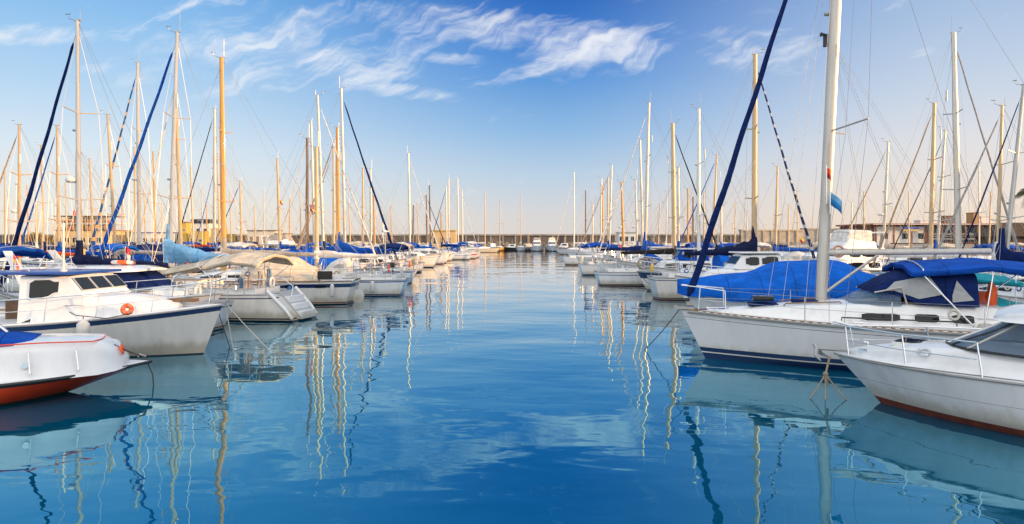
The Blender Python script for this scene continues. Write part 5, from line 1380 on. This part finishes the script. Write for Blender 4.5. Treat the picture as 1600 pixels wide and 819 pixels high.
canopy(-5.2, -1.8, 1.0, 2.15, .15, m5b, teal, sag=.05)
for xx in (-2.0, -5.0): MB().tube([(xx, -.98, 1.0), (xx, -.98, 2.0), (xx, 0, 2.12), (xx, .98, 2.0), (xx, .98, 1.0)], .016, 5).build('canopy_frame', steel, m5b)

# classic cabin cruiser, left row
b6 = [('z', -.3, 0), ('z', .12, 1), ('s', .28, 0), ('s', .25, 2), ('s', 0, 0)]
def cruiser(label, tip, head, L, B, top=None, fly=False, wm=glassd, sidecol=None, group=None, stripe=royalp, arch=False, hm=gel, mid=None):
    k = L / 9.5
    ca = dict(st=[(-1.7 * k, .5 * k, .4 * k, 1.18, 1.36), (-2.4 * k, .95 * k, .8 * k, 1.1, 1.72), (-4.3 * k, 1.15 * k, 1.0 * k, 1.0, 1.80), (-7.2 * k, 1.15 * k, 1.0 * k, .95, 1.80)], r=.12, wins=[(-3.9 * k, -2.6 * k, .35, .78, .2), (-5.6 * k, -4.3 * k, .35, .78), (-7.0 * k, -6.0 * k, .35, .78)], wm=wm, name='cabin')
    cb = dict(st=[(-3.7 * k, .95 * k, .9 * k, 1.80, 1.86), (-4.3 * k, 1.0 * k, .88 * k, 1.78, 2.42), (-6.9 * k, 1.0 * k, .88 * k, 1.78, 2.46)], r=.08, wins=[(-5.4 * k, -4.5 * k, .28, .85), (-6.7 * k, -5.6 * k, .28, .85)], wm=wm, m=top or gel, name='wheelhouse')
    r_, h_ = motor('cabin_cruiser', label, tip, head, L, B, 1.5, 1.1, b6, [hm, navyp, stripe], (ca, cb), rails=(0, -3.6 * k, .6, 3), rake=.9 * k, group=group)
    front_windows(r_, cb['st'][0], cb['st'][1], [(-.88, -.34), (-.28, .28), (.34, .88)], m=wm)
    MB().box(-7.4 * k, -4.1 * k, -1.08 * k, 1.08 * k, 2.50, 2.57).build('wheelhouse_roof', gel, r_, 0)
    if fly:
        coach([(-4.2 * k, .75 * k, .7 * k, 2.57, 2.75), (-4.6 * k, .9 * k, .85 * k, 2.57, 3.25), (-5.2 * k, .95 * k, .9 * k, 2.57, 3.1), (-6.8 * k, .95 * k, .9 * k, 2.57, 3.0)], name='flybridge', parent=r_)
        coach([(-4.35 * k, .72 * k, .7 * k, 2.95, 3.0), (-4.75 * k, .80 * k, .76 * k, 3.05, 3.75), (-6.6 * k, .82 * k, .78 * k, 3.02, 3.72)], name='flybridge_canopy', parent=r_, m=fly)
    if mid: coach([(-4.0 * k, 1.05 * k, .98 * k, 1.82, 1.9), (-4.4 * k, 1.09 * k, .96 * k, 1.82, 2.44), (-5.0 * k, 1.09 * k, .96 * k, 1.82, 2.44)], name='windscreen_cover', parent=r_, m=mid)
    if arch:
        for sd in (1, -1): MB().tube([(-7.2 * k, sd * 1.0 * k, 1.8), (-7.6 * k, sd * .9 * k, 3.6)], .06, 6).build('arch_leg', gel, r_)
        MB().tube([(-7.6 * k, -.9 * k, 3.6), (-7.6 * k, .9 * k, 3.6)], .06, 6).build('arch_bar', gel, r_)
    return r_
cruiser('classic white cabin cruiser with navy canvas wheelhouse and two rows of windows, left row', (-7.9, 76.5), 0, 9.6, 3.1, top=dnavy)
cruiser('white flybridge motor yacht behind the dark brown mast, cream in the evening sun', (xat(505, 90), 92), -6, 11, 3.6, fly=greyc, arch=True, hm=gel_cream)
cruiser('blue-banded motor yacht moored bow-on under the breakwater, the left of the two', (xat(840, 183), 183), -90, 10.5, 4.0, fly=greyc, mid=royal)
cruiser('blue-banded motor yacht moored bow-on under the breakwater, the right of the two, catching the sun', (xat(863, 183), 183), -92, 10.5, 4.0, fly=gel_cream, mid=royal)
cruiser('small white motor boat with red-lit cabin at the end of the left row', (xat(748, 176), 176), -30, 8.0, 3.0, hm=gel_cream)
cruiser('white motor yacht with tall flybridge and life ring, behind the near sloop mast', (17.6, 44), 200, 9.4, 3.4, fly=whitec, arch=True)
cruiser('broad white motor boat with flat roof in front of the restaurant', (xat(1365, 60), 60), 178, 9.0, 3.3)
cruiser('white motor boat with grey canopy between the furled navy sail and the double-ended boat', (xat(1240, 72), 72), 200, 8.6, 3.2, fly=whitec)
lifebuoy((xat(1310, 41), 41, zat(393, 41)), (0, -1, .1), 'faded orange life ring on the white motor yacht behind the near sloop mast', m1=mat('faded_orange', (.55, .30, .18), .7), m2=mat('faded_orange', (.5, .3, .2)), rr=.32)
cruiser('small cruiser with white roof and dark windows, right row near the channel end', (7.5 + 4, 98), 182, 7.5, 2.8)
cruiser('white cruiser with dark side windows behind the raked silver mast', (11.5, 69), 182, 8.4, 3.0, top=blackc)

# inflatable dinghy at the far end
rb_ = thing('inflatable_boat', 'dark inflatable workboat moored beside the right blue-banded yacht', 'dinghy', (xat(885, 186), 186, 0), R(-90))
mb = MB(); mb.tube([(-4, -1.1, .45), (-1, -1.1, .5), (.6, -.7, .6), (1.2, 0, .7), (.6, .7, .6), (-1, 1.1, .5), (-4, 1.1, .45)], .32, 10); mb.build('tube', blackp, rb_, 60)
mb = MB(); mb.box(-4, .6, -1, 1, .02, .45); mb.build('floor', orangep, rb_, 0)
mb = MB(); mb.box(-2.5, -1.8, -.35, .35, .453, 1.5); mb.build('console', gel, rb_, 0, bevel=.05)

# ------------------------------------------------------------------ things on and around the left boats
r0 = boats[263][0]; hh0 = boats[263][1]
canopy(-4.9, -2.5, 1.30, 2.62, .35, r0, cream, sag=.06, slope=-.1)
aw = MB(); rows = []
for i in range(11):
    t = i / 10; x = lerp(-2.55, 2.4, t); zc = lerp(2.55, 2.0, t ** .8) - .18 * math.sin(math.pi * t); w_ = lerp(1.1, .40, t)
    rows.append([Vector((x, w_ * k, zc - .42 * abs(k) ** 1.5 - .06 * math.sin(3 * k + 5 * t))) for k in (-1, -.75, -.5, -.25, 0, .25, .5, .75, 1)])
aw.loft(rows, closed=False); aw.build('boom_awning', cream, r0, 60, solid=.015)
fm = MB()
for xx in (-2.3, -3.6, -4.8): fm.tube([(-3.5, -1.35, 1.2), (xx, -1.26, 2.1)] + [(xx, 1.22 * k_, 2.56 - .33 * abs(k_) ** 2.4) for k_ in (-1, -.6, 0, .6, 1)] + [(xx, 1.26, 2.1), (-3.5, 1.35, 1.2)], .015, 5)
fm.build('awning_frame', steel, r0)
# scooped stern with steps
for sd in (1, -1): MB().tube([(-6.12, sd * .95, .10), (-5.85, sd * .98, .45), (-5.45, sd * 1.02, .85), (-5.12, sd * 1.04, 1.17)], .07, 8).build('stern_rim', gel, r0, 50)
MB().loft([[Vector((x - .02, y, z)) for y in (-.62, .62)] for x, z in ((-6.24, .16), (-5.34, 1.12))], closed=False).build('stern_shade_panel', greydeck, r0, 0, solid=.03)  # grey sheet on the stern stands in for shade inside the scoop
st_ = MB()
for k, (xa, xb, zz) in enumerate(((-6.30, -5.85, .36), (-6.02, -5.6, .64), (-5.78, -5.3, .92))): st_.box(xa, xb, -.55, .55, zz - .3, zz + k * .002)
st_.build('stern_steps', gel, r0, 30, bevel=.02)
MB().tube([(-5.6, .25, .36), (-5.75, .25, 1.3), (-5.35, .25, 1.6), (-4.9, .25, 1.5)], .016, 6).build('swim_ladder', steel, r0)
lbl = ['cream towel with brown stripes hanging on the stern rail of the cream-awning sloop', 'pale blue cloth drying beside the striped towel', 'plain beige towel hanging under the awning, right of the striped towel', 'light blue towel hanging straight under the middle of the awning']
for k, (px_, d_, y0_, y1_, w_, m_) in enumerate(((386, 26.6, 434, 480, .36, towelm), (376, 26.7, 432, 462, .22, towelb), (407, 26.9, 424, 462, .34, towelp), (420, 27.6, 420, 458, .26, towelb))):
    z1_, z0_ = zat(y0_, d_), zat(y1_, d_); rows = []
    rn = random.Random(k)
    for i in range(9):
        t = i / 8; zz = lerp(z1_, z0_, t); rows.append([Vector((w_ * (u - .5) * (1 - .35 * (1 - t) * (k != 0)) + .03 * math.sin(t * 5), .045 * math.sin(u * 14 + t * 2) * (.4 + t), zz)) for u in [j / 10 for j in range(11)]])
    mb = MB(); mb.loft(rows, closed=False); o = mb.build('towel', m_, None, 70, solid=.012); o.location = (xat(px_, d_), d_, 0); tag(o, lbl[k], 'towel')

# details on the high-sided cruiser
r2, hh2, _ = boats[350]
def side_box(root, h, x0, x1, z0, z1, m, name, sd=1, t=.02):
    q = []
    for out in (-.01, t):
        for x, z in ((x0, z0), (x1, z0), (x1, z1), (x0, z1)): p = h.pt(h.tx(x), z); q.append(Vector((p.x, sd * (p.y + out), z)))
    MB().loft([q[:4], q[4:]]).build(name, m, root, 0)
for a_, b_ in ((-3.9, -3.4), (-5.3, -4.8)): side_box(r2, hh2, a_, b_, .82, .93, glassd, 'hull_window', 1)
rr_ = MB(); rr_.loft([[Vector((-6.55 + .30 * math.cos(a), y_, .30 + .36 * math.sin(a))) for a in [k * math.pi / 10 for k in range(20)]] for y_ in (-.04, .04)])
rr_.build('rudder', gel, r2, 30)
wrap(r2, hh2, [(-1.2, 1.7), (-2.2, 2.25), (-3.4, 2.3), (-4.4, 1.8), (-4.9, 1.35)], cream, 'cockpit_cover', skirt=-.05, seed=9, over=-.2)
mb = MB(); mb.box(-5.6, -4.9, 1.38, 1.41, 1.22, 1.62); mb.build('rail_net', blackp, r2, 0)
p = W(r2, (-3.65, 1.62, .98)); fender(W(r2, (-3.65, 1.55, 1.02)), fblue, 'blue fender hanging on the high-sided cruiser with yellow mast', r=.13, ln=.5, group=None)
fender(W(r2, (-5.6, 1.42, 1.1)), fwhite, 'slim white fender near the rudder of the high-sided cruiser', r=.10, ln=.5)
fender(W(r2, (-2.2, 1.6, .85)), mat('beige_ball_fender', (.45, .38, .28), .5), 'dirty beige round fender by the open white stern', r=.2, ln=.28)

# mooring lines of the near bows
bw = W(m1, (.05, 0, 1.38))
line('mooring_line', 'pale mooring line dropping straight from the bow of the blue-roofed motor boat', 'rope', [bw, bw + Vector((.15, .25, -1.42))], .013, whiterope, 0, 'mooring lines at the bow of the blue-roofed boat')
line('mooring_line', 'pale mooring line slanting right from the bow of the blue-roofed motor boat', 'rope', [bw + Vector((.02, 0, 0)), bw + Vector((1.25, .2, -1.42))], .013, whiterope, .03, 'mooring lines at the bow of the blue-roofed boat')
line('mooring_line', 'brown mooring line dropping left of the pale lines, same bow', 'rope', [bw + Vector((-.3, .1, 0)), bw + Vector((-.35, 1.2, -1.42))], .011, roped, 0, 'mooring lines at the bow of the blue-roofed boat')
yb = W(yroot, (yx1, 0, 1.3))
line('mooring_line', 'dark mooring line slanting down left from the bow of the near sloop', 'rope', [yb, yb + Vector((-.75, 1.2, -1.33))], .012, roped, .05)
bb = boats[540]; p = W(bb[0], (bb[1].x1, 0, 1.3))
line('mooring_line', 'mooring line from the blue-striped bow into the water', 'rope', [p, p + Vector((.6, -2.5, -.9)), p + Vector((-2.2, -4.5, -1.33))], .016, roped, .05)
bb = boats[1092]; p = W(bb[0], (bb[1].x1, 0, 1.2))
line('mooring_line', 'mooring line from the navy-banded bow on the right row into the water', 'rope', [p, p + Vector((.8, -3.0, -1.23))], .016, roped, .05)
lifebuoy(Vector(at(1005, 42.5, 0)) + Vector((0, 0, zat(412, 42.5))), (0, -1, .1), 'brown rope-wrapped life ring on the rail of the navy-banded bow', m1=rope, m2=rope, rr=.32)
lifebuoy(Vector(at(1012, 43.2, 0)) + Vector((0, 0, zat(411, 43.2))), (-.4, -1, .1), 'second brown life ring hanging right behind the first on the navy-banded bow', m1=rope, m2=rope, rr=.30)
lifebuoy(Vector(at(617, 50.5, 0)) + Vector((0, 0, zat(414, 50.5))), (.3, -1, .1), 'pinkish orange life ring on the bow rail of the blue-striped sloop', m1=mat('faded_orange', (.5, .3, .2)), m2=fwhite, rr=.3)

fl_cols = {'white': fwhite, 'blue': fblue, 'dark blue': navyp}
for key, names_, colr, xs_f, sd in ((507, 'the navy-striped small sloop', 'white', (1.2, -1.6), -1), (540, 'the blue-striped sloop', 'blue', (.8, -2.2), -1), (495, 'the boat with the tan-gold mast', 'white', (-1.2, -3.4), 1),
        (1178, 'the double-ended boat', 'white', (.6, -2.8), -1), (1092, 'the navy-banded sloop', 'dark blue', (1.6, -1.0), 1), (1007, 'the raked silver mast sloop', 'white', (1.4, -2.0), 1), (263, 'the cream-awning sloop', 'blue', (.2, -2.2), 1),
        (1499, 'the tall pale grey far-right sloop', 'white', (1.4, -2.2), -1), (1453, 'the sloop before the restaurant', 'white', (1.0, -2.0), 1), (641, 'the lone pale mast sloop', 'white', (1.0, -1.6), -1)):
    rt, hh_ = boats[key][0], boats[key][1]
    for x_ in xs_f:
        p = hh_.pt(hh_.tx(x_), hh_.sh(x_)); fender(W(rt, (p.x, sd * (p.y + .10), p.z + .05)), fl_cols[colr], colr + ' fender hanging along ' + names_, group='fenders of ' + names_)
for px_, d_, y_, cols_, lab in ((966, 62, 388, [redpl, fwhite], 'red and white flag on a stern rail in the right row'), (484, 44, 330, [redpl, yellow, redpl], 'red and yellow flag hanging beside the dark brown mast'), (1250, 58, 378, [yellow, redpl], 'yellow and red flag left of the faded life ring'),
        (1493, 52, 348, [skyc, fwhite], 'small light blue flag before the restaurant roof'), (437, 69, 318, [yellow, redpl], 'small yellow pennant on the bent golden mast'), (120, 25.4, 398, [yellow, redpl], 'yellow and red rolled flag by the radar mast')):
    flag((xat(px_, d_), d_, zat(y_, d_) - .5), cols_, lab, w=.45, hgt=.4, pole=1.0)

for k, (a_, nm) in enumerate(((-3.2, 'first'), (-4.6, 'second'))):
    p = yh.pt(yh.tx(a_), yh.sh(a_)); 
    mb = MB(); mb.torus((a_, p.y - .35, yh.sh(a_) + .09), .16, .03, (0, 0, 1), 18, 6); mb.torus((a_ + .02, p.y - .35, yh.sh(a_) + .13), .12, .028, (0, .1, 1), 18, 6); mb.build('coiled_line', [whiterope, royalp][k], yroot, 60)
for sd in (1, -1):
    for a_ in (2.6, -.6, -4.4):
        p = yh.pt(yh.tx(a_), yh.sh(a_)); MB().tube([(a_ - .14, sd * (p.y - .16), p.z + .07), (a_ - .06, sd * (p.y - .16), p.z + .05), (a_ + .06, sd * (p.y - .16), p.z + .05), (a_ + .14, sd * (p.y - .16), p.z + .07)], .018, 6).build('deck_cleat', steel, yroot)
mb = MB(); mb.tube([(-.15, -.2, 1.52), (.1, -.35, 1.53), (.4, -.1, 1.53), (1.0, -.3, 1.48), (1.9, .1, 1.36), (2.9, .2, 1.28)], .011, 5); mb.build('loose_line', royalp, yroot)

# small cabin boats squeezed between the sailing boats
for x_, d_, hd_, L_, top_, hm_, lab in (
    (7.4, 31.0, 183, 6.4, None, gel, 'small white cabin boat between the blue-covered boat and the double-ended boat'),
    (8.1, 44.3, 178, 6.2, royal, gel, 'small cabin boat with royal blue canvas top just beyond the navy-banded bow'),
    (8.3, 54.0, 182, 6.0, None, gel_old, 'small cream-topped cabin boat left of the thick tan mast'),
    (9.2, 63.3, 180, 6.4, navy, gel, 'small cabin boat with navy canvas top beyond the raked silver mast'),
    (10.0, 75.6, 178, 6.6, blue, gel, 'small cabin boat with bright blue canvas top below the yellow mast'),
    (11.0, 89.0, 183, 6.6, whitec, royalp, 'small blue-hulled cabin boat in the right row near the tight bunch of masts'),
    (-8.6, 54.9, 2, 6.0, None, gel, 'small white cabin boat just beyond the blue-striped sloop'),
    (-8.8, 63.7, -2, 6.2, navy, gel_old, 'small cabin boat with navy canvas top below the three low masts'),
    (-8.2, 91.2, 1, 6.6, None, gel, 'small white cabin boat left of the dark red-brown hull')):
    cruiser(lab, (x_, d_), hd_, L_, 2.3, top=top_, hm=hm_, group='small cabin boats between the sailing boats')
